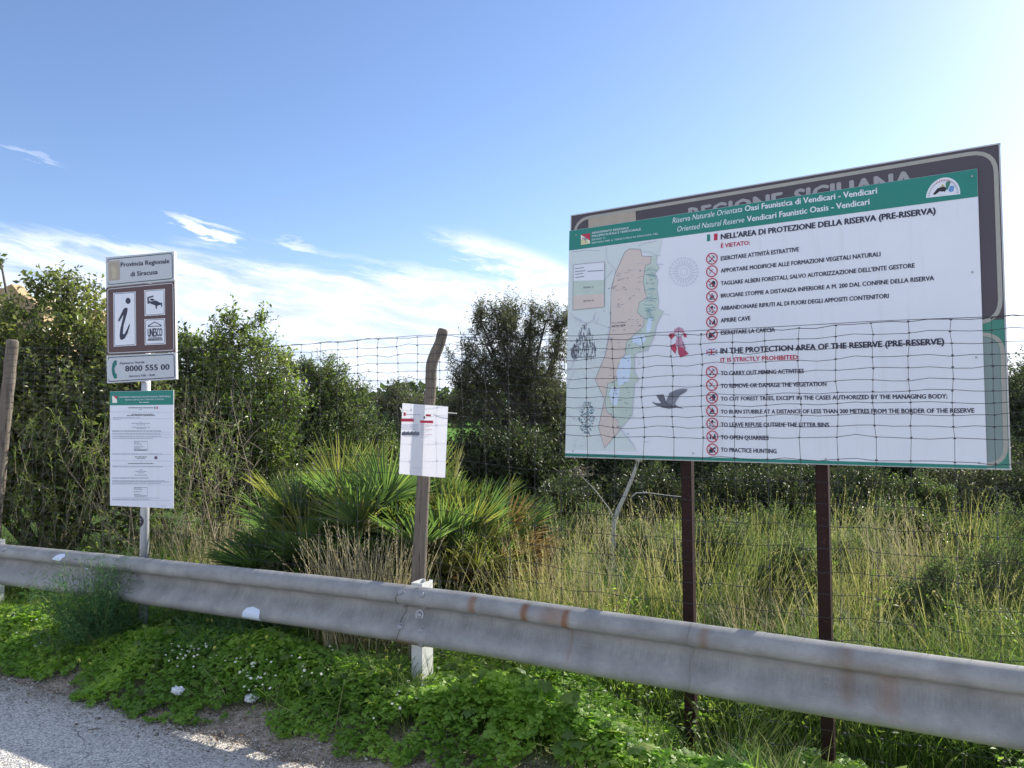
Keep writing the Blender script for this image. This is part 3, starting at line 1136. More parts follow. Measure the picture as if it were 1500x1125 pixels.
def poly_uv(pan, uvs, off, g, m=0):
    """flat polygon (ear-cut by blender's tessellator) a hair in front of the panel"""
    from mathutils.geometry import tessellate_polygon
    V = [Vector((float(u), float(v), 0)) for u, v in uvs]
    tris = tessellate_polygon([V])
    g.add([pan.w(u, v, off) for u, v in uvs], tris, m)


def poly_px(pan, pts, off, g, m=0):
    poly_uv(pan, [pan.uv(*p) for p in pts], off, g, m)


def line_px(pan, pts, wpx, off, g, m=0, closed=False):
    uvs = [pan.uv(*p) for p in pts]
    ref = np.linalg.norm(pan.uv(pts[0][0], pts[0][1] + wpx) - uvs[0])
    line_uv(pan, uvs, ref, off, g, m, closed)


def line_uv(pan, uvs, w, off, g, m=0, closed=False):
    uvs = [np.array(q, float) for q in uvs]
    n = len(uvs)
    L, R = [], []
    for i in range(n):
        a = uvs[(i - 1) % n] if (closed or i > 0) else uvs[i]
        b = uvs[(i + 1) % n] if (closed or i < n - 1) else uvs[i]
        t = unit(b - a)
        nn = np.array([-t[1], t[0]]) * w / 2
        L.append(uvs[i] + nn)
        R.append(uvs[i] - nn)
    V = [pan.w(*q, off) for q in L] + [pan.w(*q, off) for q in R]
    k = n if closed else n - 1
    g.add(V, [(i, (i + 1) % n, n + (i + 1) % n, n + i) for i in range(k)], m)


def rrect(q4, r, n=5):
    """rounded rectangle from 4 uv corners (TL,TR,BR,BL)"""
    q4 = [np.array(q, float) for q in q4]
    out = []
    for i in range(4):
        c, a, b = q4[i], q4[i - 1], q4[(i + 1) % 4]
        pa, pb = c + unit(a - c) * r, c + unit(b - c) * r
        for k in range(n + 1):
            t = k / n
            out.append(pa * (1 - t) ** 2 + 2 * c * t * (1 - t) + pb * t * t)
    return out


_tc = {}


def text(pan, s, a, b, cap_px, material, parent, off, bold=0.0, shear=0.0, name='lettering'):
    """a line of lettering with baseline from px a to px b"""
    key = (s, round(shear, 2))
    if key not in _tc:
        cu = bpy.data.curves.new('t', 'FONT')
        cu.body = s
        cu.resolution_u = 2
        cu.shear = shear
        ob = bpy.data.objects.new('t', cu)
        COL.objects.link(ob)
        dg = bpy.context.evaluated_depsgraph_get()
        me = bpy.data.meshes.new_from_object(ob.evaluated_get(dg))
        v = np.empty(len(me.vertices) * 3)
        me.vertices.foreach_get('co', v)
        v = v.reshape(-1, 3)
        f = [tuple(p.vertices) for p in me.polygons]
        bpy.data.objects.remove(ob)
        bpy.data.curves.remove(cu)
        bpy.data.meshes.remove(me)
        _tc[key] = (v, f)
    v, f = _tc[key]
    ua, ub = pan.uv(*a), pan.uv(*b)
    mx, my = (a[0] + b[0]) / 2, (a[1] + b[1]) / 2
    capm = np.linalg.norm(pan.uv(mx, my - cap_px) - pan.uv(mx, my))
    x0, x1 = v[:, 0].min(), v[:, 0].max()
    fx = (v[:, 0] - x0) / (x1 - x0)
    base = ua[None] * (1 - fx[:, None]) + ub[None] * fx[:, None]
    e = unit(ub - ua)
    nn = np.array([-e[1], e[0]])
    uvs = base + nn[None] * (v[:, 1:2] * capm / 0.70)
    V = pan.p0 + uvs[:, :1] * pan.d + uvs[:, 1:2] * pan.up + pan.n * off
    VV, FF = [], []
    k = 0
    for sx, sy in (((0, 0),) if not bold else ((-1, 0), (1, 0), (0, .8), (0, -.8))):
        VV.append(V + pan.d * sx * bold * 2.2 * capm + pan.up * sy * bold * 1.6 * capm + pan.n * 0.00012 * k)
        FF += [tuple(i + k * len(V) for i in q) for q in f]
        k += 1
    return put(name, np.concatenate(VV), FF, material, parent)


def arc(c, r, a0, a1, n=16, ry=None):
    ry = r if ry is None else ry
    return [(c[0] + r * math.cos(a0 + (a1 - a0) * k / n), c[1] + ry * math.sin(a0 + (a1 - a0) * k / n)) for k in range(n + 1)]


# ------------------------------------------------------------------ the big reserve board
BD = np.array([0.837, -0.547, 0])
BP = np.array([0.928, 4.0, 1.67])
def build_billboard():
    pan = Panel(BP, BD)
    root = thing('reserve_billboard', (BP[0], BP[1], float(gz(BP[0], BP[1]))),
                 'large white and green nature reserve rules board on two brown posts', 'billboard')
    A = [(837, 316), (1464, 210.5), (1480, 687.5), (829, 669)]
    # old board behind
    g = Geo()
    def shrink(q, k):
        return q
    v, f = pan.slab([(837, 316), (1464, 210.5), (1472.6, 467), (832.5, 500)], 0.0, 0.022)
    g.add(v, f, 0)
    v, f = pan.slab([(832.5, 500.5), (1472.6, 467.5), (1480, 687.5), (829, 669)], 0.0, 0.022)
    g.add(v, f, 1)
    old = g.put('old_panel', [M['brown'], M['oldgreen']], root)
    old['label'] = 'faded brown and green older sign showing round the edges of the new one'
    g = Geo()
    q = [pan.uv(*c) for c in [(842, 322), (1458, 219), (1466.5, 472), (838, 490)]]
    line_uv(pan, rrect(q, 0.10, 6), 0.017, 0.0015, g, 0, True)
    q = [pan.uv(*c) for c in [(838, 505), (1468, 489), (1474, 681), (835, 664)]]
    line_uv(pan, rrect(q, 0.08, 6), 0.017, 0.0015, g, 0, True)
    poly_px(pan, [(862, 321), (931, 309), (932, 330), (862, 335)], 0.001, g, 2)
    g.put('old_border_line', [M['oldline'], M['oldgrey'], M['beige']], old)
    g = Geo()
    qi = [pan.uv(*c) for c in [(842, 508), (1464, 493), (1470, 678), (838, 661)]]
    poly_uv(pan, rrect(qi, 0.07, 6), 0.0007, g, 0)
    g.put('old_inner_field', [M['oldgrey']], old)
    text(pan, 'REGIONE', (1010, 326), (1146, 304), 22, M['oldtext'], old, 0.001, 0.03)
    text(pan, 'SICILIANA', (1165, 300), (1338, 273), 23, M['oldtext'], old, 0.001, 0.03)
    # frame edge and rear rails
    g = Geo()
    corners = [pan.uv(*c) for c in A]
    for i in range(4):
        a, b = corners[i], corners[(i + 1) % 4]
        e = unit(b - a)
        nn = np.array([-e[1], e[0]])
        c = (a + b) / 2
        L = np.linalg.norm(b - a) / 2 + (0.004 if i % 2 == 0 else -0.004)
        V, Fc = box(pan.w(*c, -0.012), (pan.d * e[0] + pan.up * e[1]) * L, (pan.d * nn[0] + pan.up * nn[1]) * 0.003, pan.n * 0.016)
        g.add(V, Fc)
    for py in (300, 450, 600):
        a, b = pan.uv(845, py + 35), pan.uv(1460, py - 15)
        c = (a + b) / 2
        V, Fc = box(pan.w(*c, -0.045), pan.d * (b[0] - a[0]) / 2, pan.up * 0.02, pan.n * 0.02)
        g.add(V, Fc)
    g.put('frame', M['alu'], root)
    # posts
    for (px0, px1) in ((997.5, 1013), (1198.5, 1214.5)):
        u = pan.uv(px0, 690)
        top = pan.uv(px0, 330)
        pb = pan.w(u[0], top[1], -0.096)
        lo = pan.w(u[0] , u[1], -0.096)
        zb = float(gz(pb[0], pb[1])) - 0.4
        e = np.array([0, 0, 1.0])
        c = np.array([pb[0], pb[1], (pb[2] + zb) / 2])
        h = (pb[2] - zb) / 2
        q = 0.029
        g = Geo()
        ring = [(q, q * .75), (q * .75, q), (-q * .75, q), (-q, q * .75), (-q, -q * .75), (-q * .75, -q), (q * .75, -q), (q, -q * .75)]
        lean = np.array([0.0, 0, 0])
        V = [np.array([pb[0], pb[1], zb]) + pan.d * a + pan.n * b for a, b in ring] + [np.array([pb[0], pb[1], pb[2]]) + pan.d * a + pan.n * b for a, b in ring]
        g.add(V, [tuple(range(8)), tuple(reversed(range(8, 16)))] + [(i, (i + 1) % 8, (i + 1) % 8 + 8, i + 8) for i in range(8)])
        g.put('post', M['postbrown'], root)
    # the new printed panel
    g = Geo()
    v, f = pan.slab([(835, 338.5), (1431.5, 247.5), (1446, 686.8), (829, 668.5)], 0.007, 0.004)
    g.add(v, f)
    pz = g.put('printed_panel', M['white'], root)
    g = Geo()
    poly_px(pan, [(835, 338.8), (1431.3, 247.8), (1432.6, 288.5), (834.3, 367.5)], 0.0078, g)
    g.put('header_band', M['green'], pz)
    g = Geo()
    poly_px(pan, [(829.2, 663.8), (1445.8, 681.6), (1446, 686.5), (829, 668.3)], 0.0078, g)
    g.put('bottom_band', M['green'], pz)
    o1, o2, o3 = 0.0085, 0.0095, 0.0105
    T = lambda s, a, b, cap, m, off=o1, bold=0.0, sh=0.0: text(pan, s, a, b, cap, M[m], pz, off, bold, sh)
    T('Riserva Naturale Orientata', (986, 327.5), (1088, 310.5), 8.2, 'white', o1, 0.0, 0.25)
    T('Oasi Faunistica di Vendicari - Vendicari', (1092, 310), (1285, 284), 8.6, 'white', o1, 0.018)
    T('Oriented Natural Reserve', (993, 340), (1091, 326), 8.2, 'white', o1, 0.0, 0.25)
    T('Vendicari Faunistic Oasis - Vendicari', (1095, 325.5), (1274, 300), 8.6, 'white', o1, 0.018)
    T('DIPARTIMENTO REGIONALE', (868.4, 343.2), (921.7, 335.6), 3.0, 'white', o1, 0.012)
    T('SVILUPPO RURALE E TERRITORIALE', (867.9, 348), (939.5, 337.8), 3.0, 'white', o1, 0.012)
    T('SERVIZIO 15', (867.8, 352.8), (887.6, 349.9), 2.4, 'white')
    T('SERVIZIO PER IL TERRITORIO DI SIRACUSA TEL. ', (867.8, 357.5), (965.8, 343.6), 2.4, 'white')
    T("NELL'AREA DI PROTEZIONE DELLA RISERVA (PRE-RISERVA)", (1057, 351), (1370.5, 313.3), 8.4, 'ink', o1, 0.03)
    T('È VIETATO:', (1057, 363.6), (1099, 358.6), 6.0, 'red', o1, 0.02)
    it = [('ESERCITARE ATTIVITÀ ESTRATTIVE', 382, 1170.8, 368.6), ('APPORTARE MODIFICHE ALLE FORMAZIONI VEGETALI NATURALI', 399.8, 1290, 375.6),
          ("TAGLIARE ALBERI FORESTALI, SALVO AUTORIZZAZIONE DELL'ENTE GESTORE", 418.2, 1340, 392.3),
          ('BRUCIARE STOPPIE A DISTANZA INFERIORE A M. 200 DAL CONFINE DELLA RISERVA', 436.4, 1368.5, 410.8),
          ('ABBANDONARE RIFIUTI AL DI FUORI DEGLI APPOSITI CONTENITORI', 454.6, 1302, 436.8), ('APRIRE CAVE', 472.7, 1099.8, 469.3), ('ESERCITARE LA CACCIA', 490.6, 1135.6, 486)]
    en = [('TO CARRY OUT MINING ACTIVITIES', 549.9, 1178, 546.6), ('TO REMOVE OR DAMAGE THE VEGETATION', 568.3, 1211, 565.6),
          ('TO CUT FOREST TREES, EXCEPT IN THE CASES AUTHORIZED BY THE MANAGING BODY;', 586.9, 1387.8, 583.6),
          ('TO BURN STUBBLE AT A DISTANCE OF LESS THAN 200 METRES FROM THE BORDER OF THE RESERVE', 605.9, 1427.3, 604.6),
          ('TO LEAVE REFUSE OUTSIDE THE LITTER BINS', 624.7, 1215, 625.4), ('TO OPEN QUARRIES', 643.4, 1126.6, 644.4), ('TO PRACTICE HUNTING', 661.6, 1138, 664)]
    for s, y0, x1, y1 in it + en:
        T(s, (1056.8, y0), (x1, y1), 6.2, 'ink', o1, 0.021)
    T('IN THE PROTECTION AREA OF THE RESERVE (PRE-RESERVE)', (1056.4, 518), (1383, 504.6), 8.4, 'ink', o1, 0.03)
    T('IT IS STRICTLY PROHIBITED:', (1056.4, 530.6), (1171, 526.3), 6.4, 'red', o1, 0.02)
    # flags
    g = Geo()
    poly_px(pan, [(1036.3, 344.2), (1041, 343.6), (1041, 353.4), (1036.3, 354)], o1, g, 0)
    poly_px(pan, [(1046.6, 342.9), (1051.8, 342.2), (1051.8, 352), (1046.6, 352.8)], o1, g, 1)
    g.put('italian_flag', [M['green'], M['red']], pz)
    g = Geo()
    fq = [(1035.6, 511.4), (1051, 510.8), (1051, 520.2), (1035.6, 520.8)]
    poly_px(pan, fq, o1, g, 0)
    line_px(pan, [fq[0], fq[2]], 1.8, o1 + .0006, g, 1)
    line_px(pan, [fq[1], fq[3]], 1.8, o1 + .0008, g, 1)
    line_px(pan, [(1043.3, 511.2), (1043.3, 520.5)], 3.2, o2, g, 1)
    line_px(pan, [(1035.6, 516.1), (1051, 515.6)], 3.2, o2 + .0004, g, 1)
    line_px(pan, [(1043.3, 511.2), (1043.3, 520.5)], 1.7, o2 + .0008, g, 2)
    line_px(pan, [(1035.6, 516.1), (1051, 515.6)], 1.7, o2 + .0012, g, 2)
    g.put('british_flag', [M['blue'], M['white'], M['red']], pz)
    # prohibition icons
    def icon(cx, cy, r, kind):
        g = Geo()
        c = pan.uv(cx, cy)
        rm = np.linalg.norm(pan.uv(cx, cy - r) - c)
        def pt(x, y):
            return (c[0] + x * rm, c[1] + y * rm)
        def bl(pts, m=1):
            poly_uv(pan, [pt(*p) for p in pts], o1, g, m)
        def ln(pts, w=0.14, m=1, off=o1):
            line_uv(pan, [pt(*p) for p in pts], w * rm, off, g, m)
        if kind == 0:      # pick and hammer, rocks
            ln([(-.4, -.45), (.35, .4)])
            ln([(.05, .5), (.3, .42), (.5, .1)], .12)
            bl([(-.6, -.5), (-.35, -.2), (-.1, -.5)])
            bl([(.1, -.5), (.3, -.25), (.55, -.5)])
            ln([(-.4, .3), (-.1, .1)], .1)
        elif kind == 1:    # sprig
            ln([(-.45, -.4), (-.1, 0), (.1, .35)], .1)
            bl([(-.1, 0), (-.45, .2), (-.35, .35), (-.1, .15)])
        elif kind == 2:    # tree being cut
            bl([(.0, -.55), (.05, .0), (-.1, .25), (.15, .55), (.5, .45), (.62, .05), (.45, -.15), (.5, -.5)])
            bl([(-.55, -.1), (-.15, .15), (-.1, -.05), (-.5, -.3)])
            bl([(-.45, -.5), (-.2, -.3), (-.05, -.5)])
        elif kind == 3:    # fire
            bl([(-.35, -.25), (-.3, .1), (-.15, .0), (.0, .6), (.18, .15), (.32, .2), (.35, -.25)])
            ln([(-.5, -.45), (.5, -.45)], .14)
            ln([(-.45, -.3), (.45, -.52)], .1)
        elif kind == 4:    # litter
            bl([(-.25, .1), (-.15, .55), (.15, .6), (.25, .15)])
            bl([(-.6, .0), (-.35, .15), (-.3, -.15)])
            bl([(.3, .25), (.55, .3), (.5, .0)])
            ln([(-.55, -.4), (-.1, -.2)], .14)
            bl([(-.2, -.6), (.1, -.3), (.3, -.6)])
        elif kind == 5:    # quarry
            bl([(-.05, -.45), (.0, -.05), (.25, .05), (.3, .4), (.5, .45), (.6, -.45)])
            bl([(-.5, -.45), (-.4, .2), (-.25, .2), (-.2, -.45)])
            ln([(-.5, .3), (-.1, .05)], .1)
        else:              # hunter
            bl([(-.6, -.6), (-.6, -.1), (-.35, .3), (-.1, .35), (.1, .0), (.1, -.5)])
            ln([(-.5, -.3), (.6, .3)], .14)
            ln([(.0, .1), (.5, .45)], .12)
            bl([(.15, -.5), (.2, -.1), (.45, -.15), (.45, -.5)])
        ln([(-.62, .62), (.62, -.62)], .13, 0, o2)
        n = 22
        ringo = [pt(.93 * math.cos(2 * PI * k / n), .93 * math.sin(2 * PI * k / n)) for k in range(n)]
        line_uv(pan, ringo, rm * 0.17, o3, g, 0, True)
        g.put('prohibition_icon', [M['red'], M['ink']], pz)
    for k, y in enumerate([379.4, 397.8, 416.3, 434.7, 453.2, 471.7, 490.2]):
        icon(1043.7, y, 8.5, k)
    for k, y in enumerate([545, 563.8, 582.6, 601.6, 620.5, 639.4, 658.4]):
        icon(1043.6 + 0.15 * k, y, 8.7, k)
    # map of the coast
    g = Geo()
    z1 = lambda x, y: (825 + x / 7.033, 320 + y / 7.033)
    z2 = lambda x, y: (825 + x / 5.114, 460 + y / 5.114)
    pinkb = [(916, 370), (923, 365), (939.5, 365.5), (941, 375.5), (955, 376), (954, 386), (946.6, 389.7), (943, 411), (945.9, 428), (948.7, 436.6), (937.3, 443.7), (935, 458), (944.4, 466.5),
             (944.3, 477.6), (928.6, 492), (918.9, 501), (916.9, 518.7), (907, 534), (904, 557.8), (891.5, 561.7), (887.6, 589), (890, 603), (905, 614.5), (910, 629), (886.6, 656.5), (877.8, 626),
             (886.6, 585), (872.9, 555.8), (887.6, 520.6), (895.4, 479.6), (895.4, 460), (896, 428), (901.8, 402.5)]
    greenb = [(955, 376), (963.6, 374), (961.5, 386.8), (967.2, 392.5), (960, 399.6), (964.3, 411), (963, 423.8), (965.8, 440.9), (964.3, 452), (972.9, 456.5), (967, 466.5), (961.5, 479), (960, 491),
              (950, 512.8), (930.6, 518.7), (930.6, 546), (937.4, 555.8), (930.6, 561.7), (926.7, 608.6), (910, 628), (905, 614.5), (890, 603), (887.6, 589), (891.5, 561.7), (904, 557.8), (907, 534), (916.9, 518.7),
              (918.9, 501), (928.6, 492), (944.3, 477.6), (944.4, 466.5), (935, 458), (937.3, 443.7), (948.7, 436.6), (945.9, 428), (943, 411), (946.6, 389.7), (954, 386)]
    land = [(834.3, 369), (971, 351), (966, 374), (955, 376), (939, 366), (923, 365), (901, 402), (895.4, 460), (887.6, 520), (873, 556), (886, 585), (878, 626), (886.6, 656.5), (910, 629), (935, 661), (829.4, 659)]
    poly_px(pan, land, o1, g, 0)
    poly_px(pan, pinkb, o1 + .0006, g, 1)
    poly_px(pan, greenb, o1 + .0012, g, 2)
    for pl in ([z2(650, 20), z2(675, 25), z2(660, 130), z2(625, 160), z2(630, 90)], [z2(530, 170), z2(610, 155), z2(630, 190), z2(590, 235), z2(520, 215)],
               [z2(440, 330), z2(510, 300), z2(515, 380), z2(500, 500), z2(420, 545), z2(405, 440)], [z2(365, 545), z2(430, 560), z2(410, 690), z2(375, 680), z2(350, 600)]):
        poly_px(pan, pl, o1 + .0018, g, 3)
    g.put('coast_map', [M['maptint'], M['pink'], M['mapgreen'], M['lagoon']], pz)
    g = Geo()
    line_px(pan, pinkb, 0.8, o2 + .0004, g, 0, True)
    line_px(pan, greenb[:20], 0.9, o2 + .0004, g, 1)
    for pl in ([z1(455, 300), z1(445, 370), z1(470, 450), z1(545, 530), z1(540, 590), z1(505, 690), z1(495, 900)], [z1(520, 530), z1(440, 630), z1(360, 720)],
               [z1(80, 970), z1(110, 1010), z1(250, 1085), z1(320, 1040), z1(340, 960)], [z2(90, 30), z2(180, 75), z2(240, 55), z2(240, 10)], [z2(240, 65), z2(350, 105)],
               [z2(25, 440), z2(70, 400), z2(90, 330)], [z2(30, 540), z2(90, 430)], [z2(30, 740), z2(110, 800)], [z2(310, 690), z2(370, 720), z2(440, 860), z2(540, 990)],
               [z1(760, 470), z1(850, 460)], [z1(700, 545), z1(760, 520)], [z1(510, 905), z1(600, 912)], [z1(960, 470), z1(1040, 482)], [z1(1040, 985), z1(1110, 992)], [z2(580, 562), z2(620, 562)],
               [z2(600, 958), z2(650, 958)], [z1(100, 350), z1(240, 330), z1(390, 335)], [z1(780, 290), z1(860, 255), z1(960, 240)], [z1(820, 350), z1(900, 345), z1(960, 380), z1(1010, 385)]):
        line_px(pan, pl, 0.7, o2 + .0008, g, 1)
    rr = random.Random(4)
    for k in range(70):
        x, y = rr.uniform(900, 940), rr.uniform(395, 540)
        if x < 906 and y > 480:
            continue
        L = rr.uniform(1, 4)
        line_px(pan, [(x, y), (x + L, y - L * 0.2)], 0.6, o2 + .0012, g, 2)
    for k in range(60):
        y = rr.uniform(390, 470)
        line_px(pan, [(rr.uniform(944, 960), y), (rr.uniform(948, 964), y + rr.uniform(-3, 3))], 0.6, o2 + .0016, g, 3)
    for k in range(60):
        x, y = rr.uniform(836, 893), rr.uniform(460, 655)
        a_, L = rr.uniform(0, PI), rr.uniform(3, 9)
        line_px(pan, [(x, y), (x + L * math.cos(a_) * .6, y + L * math.sin(a_) * .4), (x + L * math.cos(a_ + .5), y + L * math.sin(a_ + .5))], 0.45, o2 + .0020, g, 1)
    for k in range(46):
        x, y = rr.uniform(885, 925), rr.uniform(400, 640)
        line_px(pan, [(x, y), (x + rr.uniform(1.5, 3), y - .3)], 1.0, o2 + .0024, g, rr.choice((0, 2)))
    g.put('map_lines', [M['greyink'], M['paleink'], M['greyink'], M['teal']], pz)
    g = Geo()
    lb = [(841.4, 388.4), (887, 383.9), (886.4, 449.8), (840.6, 454.6)]
    poly_px(pan, lb, o2 + .002, g, 0)
    poly_px(pan, [(841.2, 412), (886.8, 410.5), (886.6, 431), (840.9, 433.4)], o2 + .0026, g, 1)
    poly_px(pan, [(840.9, 433.4), (886.6, 431), (886.4, 449.6), (840.7, 454.4)], o2 + .0026, g, 2)
    line_px(pan, lb, 0.8, o2 + .0032, g, 3, True)
    for y, x1 in ((393, 857), (397.5, 859), (401.5, 856), (406, 857)):
        line_px(pan, [(844, y + 1), (x1, y - .6)], 1.0, o2 + .0032, g, 3)
    line_px(pan, [(862, 398), (885, 396.5)], 1.0, o2 + .0032, g, 3)
    g.put('map_legend', [M['white'], M['mapgreen'], M['pink'], M['greyink']], pz)
    T('ZONA A', (856, 422.6), (871, 421.6), 2.0, 'ink', o2 + .0034, .01)
    T('ZONA B', (856, 442.6), (871, 441.2), 2.0, 'ink', o2 + .0034, .01)
    T('You are here', (897.2, 474.4), (918, 473), 1.9, 'ink', o2 + .002)
    T('SIETE QUI', (897.2, 479.6), (917, 478), 2.4, 'ink', o2 + .002, .012)
    # compass rose
    g = Geo()
    cc = (1002.7, 398.5)
    for k in range(24):
        t = 2 * PI * k / 24
        for r0, r1 in ((9, 17), (18.5, 20.5)):
            line_px(pan, [(cc[0] + r0 * math.cos(t), cc[1] + r0 * math.sin(t)), (cc[0] + r1 * math.cos(t + .08), cc[1] + r1 * math.sin(t + .08))], 0.8, o1, g)
    line_px(pan, arc(cc, 5.5, 0, 2 * PI, 20), 0.5, o1, g)
    line_px(pan, arc(cc, 20.8, 0, 2 * PI, 28), 0.4, o1, g)
    g.put('compass_rose', M['paleink'], pz)
    # bird in flight
    g = Geo()
    poly_px(pan, [z2(*q) for q in [(672, 664), (700, 684), (750, 702), (800, 710), (850, 702), (908, 708), (862, 690), (838, 676), (770, 655), (735, 668), (700, 667)]], o1, g, 0)
    poly_px(pan, [z2(*q) for q in [(775, 655), (800, 592), (850, 567), (900, 558), (936, 562), (930, 580), (880, 610), (852, 650), (836, 690)]], o2, g, 1)
    poly_px(pan, [z2(*q) for q in [(700, 607), (755, 602), (765, 625), (778, 668), (738, 668)]], o2, g, 0)
    line_px(pan, [z2(672, 664), z2(690, 660)], 1.0, o2, g, 1)
    g.put('bird_drawing', [M['birdgrey'], M['greyink']], pz)
    g = Geo()
    for k in range(9):
        line_px(pan, [z2(790 + k * 14, 650 - k * 7), z2(810 + k * 14, 590 - k * 3)], 0.6, o3, g, 0)
    g.put('bird_feather_strokes', [M['birdgrey']], pz)
    # orchid drawing
    g = Geo()
    for pl, m_ in ([[(835, 150), (835, 115), (870, 98), (905, 112), (910, 150), (885, 140), (855, 140)], 1], [[(835, 145), (805, 145), (793, 165), (815, 192), (840, 165)], 0],
                   [[(905, 140), (930, 150), (928, 178), (905, 170)], 0], [[(855, 170), (890, 170), (900, 205), (925, 260), (905, 265), (845, 230)], 1],
                   [[(845, 220), (812, 235), (815, 265), (845, 300), (855, 260)], 0], [[(860, 240), (905, 255), (945, 300), (920, 310), (885, 328), (868, 300)], 0]):
        poly_px(pan, [z2(*q) for q in pl], o1 if m_ else o2, g, m_)
    for pl in ([(870, 100), (868, 170), (875, 300)], [(835, 150), (870, 180), (905, 150)], [(900, 205), (915, 262), (905, 300)]):
        line_px(pan, [z2(*q) for q in pl], 0.8, o3, g, 2)
    g.put('orchid_drawing', [M['orchid'], M['orchidpale'], M['birdgrey']], pz)
    # sketched ruin and sketched tree
    g = Geo()
    for k in range(190):
        x = rr.uniform(60, 250)
        y = 330 - rr.random() * (210 * math.exp(-((x - 170) / 70) ** 2) + 60)
        L = rr.uniform(8, 34)
        line_px(pan, [z2(x, y), z2(x + rr.uniform(-5, 5), y + L)], rr.choice((0.7, 1.0, 1.4)), o2 + .0006 * (k % 3), g, k % 2)
    line_px(pan, [z2(70, 325), z2(240, 322)], 1.2, o3, g, 0)
    for x in (110, 165, 210):
        line_px(pan, [z2(x - 14, 290)] + [z2(x + 14 * math.cos(t), 262 - 20 * math.sin(t)) for t in np.linspace(PI, 0, 7)] + [z2(x + 14, 290)], 0.8, o3 + .0004, g, 0)
    g.put('ruin_drawing', [M['birdgrey'], M['greyink']], pz)
    g = Geo()
    for k in range(190):
        y = rr.uniform(660, 900)
        wv = 30 + 40 * math.sin((y - 650) / 250 * PI) + 14 * math.sin(y * 0.09)
        x = 183 + rr.uniform(-1, 1) * wv * 0.85
        r = rr.uniform(3, 9)
        poly_px(pan, [z2(x + r * math.cos(t), y + r * 0.7 * math.sin(t)) for t in (0, 1.1, 2.3, 3.4, 4.5, 5.4)], o1 + .0005 * (k % 4), g, k % 2)
    line_px(pan, [z2(185, 700), z2(178, 850), z2(212, 918)], 0.9, o3, g, 1)
    g.put('tree_drawing', [M['teal'], M['greyink']], pz)
    # crest of the region, logo of the reserve
    g = Geo()
    poly_px(pan, [(852, 344.2), (865.5, 342.2), (865.2, 357.2), (852, 359.2)], o1, g, 0)
    poly_px(pan, [(852, 344.2), (865.5, 342.2), (865.3, 353)], o1 + .0006, g, 1)
    poly_px(pan, [(852.2, 351), (861, 352), (864, 357), (852.2, 358.6)], o1 + .0010, g, 2)
    line_px(pan, [(854, 349), (858, 351), (863, 350)], 1.6, o2, g, 3)
    line_px(pan, [(858, 346), (858.5, 355)], 1.3, o2 + .0004, g, 3)
    g.put('region_crest', [M['petal'], M['red'], tintprint('crest_yellow', (0.62, 0.60, 0.34)), M['greyink']], pz)
    g = Geo()
    L0, R0, top = np.array(pan.uv(1356.6, 290.6)), np.array(pan.uv(1406.8, 285)), np.array(pan.uv(1383, 260.8))
    cen = (L0 + R0) / 2
    ex = (R0 - L0) / 2
    ey = top - cen
    hp = lambda x, y: tuple(cen + ex * x + ey * y)
    poly_uv(pan, [hp(math.cos(t), math.sin(t)) for t in np.linspace(0, PI, 19)], o1, g, 0)
    for k in range(26):
        t = 0.12 + (PI - 0.24) * k / 25
        a_, b_ = hp(.90 * math.cos(t), .90 * math.sin(t)), hp(.80 * math.cos(t), .80 * math.sin(t))
        line_uv(pan, [a_, b_], 0.0028, o2, g, 2 if 0.3 < k / 25 < 0.7 else 1)
    poly_uv(pan, [hp(*q) for q in [(-.6, .15), (-.35, .45), (.0, .52), (.2, .42), (.1, .2), (-.2, .28), (-.45, .12)]], o2, g, 3)
    poly_uv(pan, [hp(*q) for q in [(-.3, .18), (.05, .25), (.15, .15), (-.1, .08)]], o2 + .0004, g, 0)
    poly_uv(pan, [hp(*q) for q in [(.15, .30), (.12, .70), (.25, .80), (.42, .72), (.35, .55), (.28, .35)]], o2 + .0006, g, 4)
    poly_uv(pan, [hp(*q) for q in [(.30, .28), (.40, .50), (.62, .48), (.60, .20), (.42, .16)]], o2 + .0008, g, 5)
    poly_uv(pan, [hp(*q) for q in [(-.20, .50), (-.05, .66), (.06, .54)]], o2 + .0010, g, 6)
    g.put('reserve_logo', [M['white'], M['greyink'], M['red'], M['black'], M['oldgreen'], M['sky_blue'], tintprint('logo_yellow', (0.55, 0.50, 0.18))], pz)
    # fixing screws
    for px, py in [(840, 661), (1016, 664), (1210, 672.5), (1434.5, 678), (1430, 523.5), (1424.5, 399), (1424, 259), (1150, 300), (845, 345), (838, 500)]:
        c = pan.w(*pan.uv(px, py), 0.0072)
        v, f = tube([c, c + pan.n * 0.004], 0.0045, 8)
        put('screw', v, f, M['bolt'], pz)
    # faint dirt rubs
    return root


build_billboard()


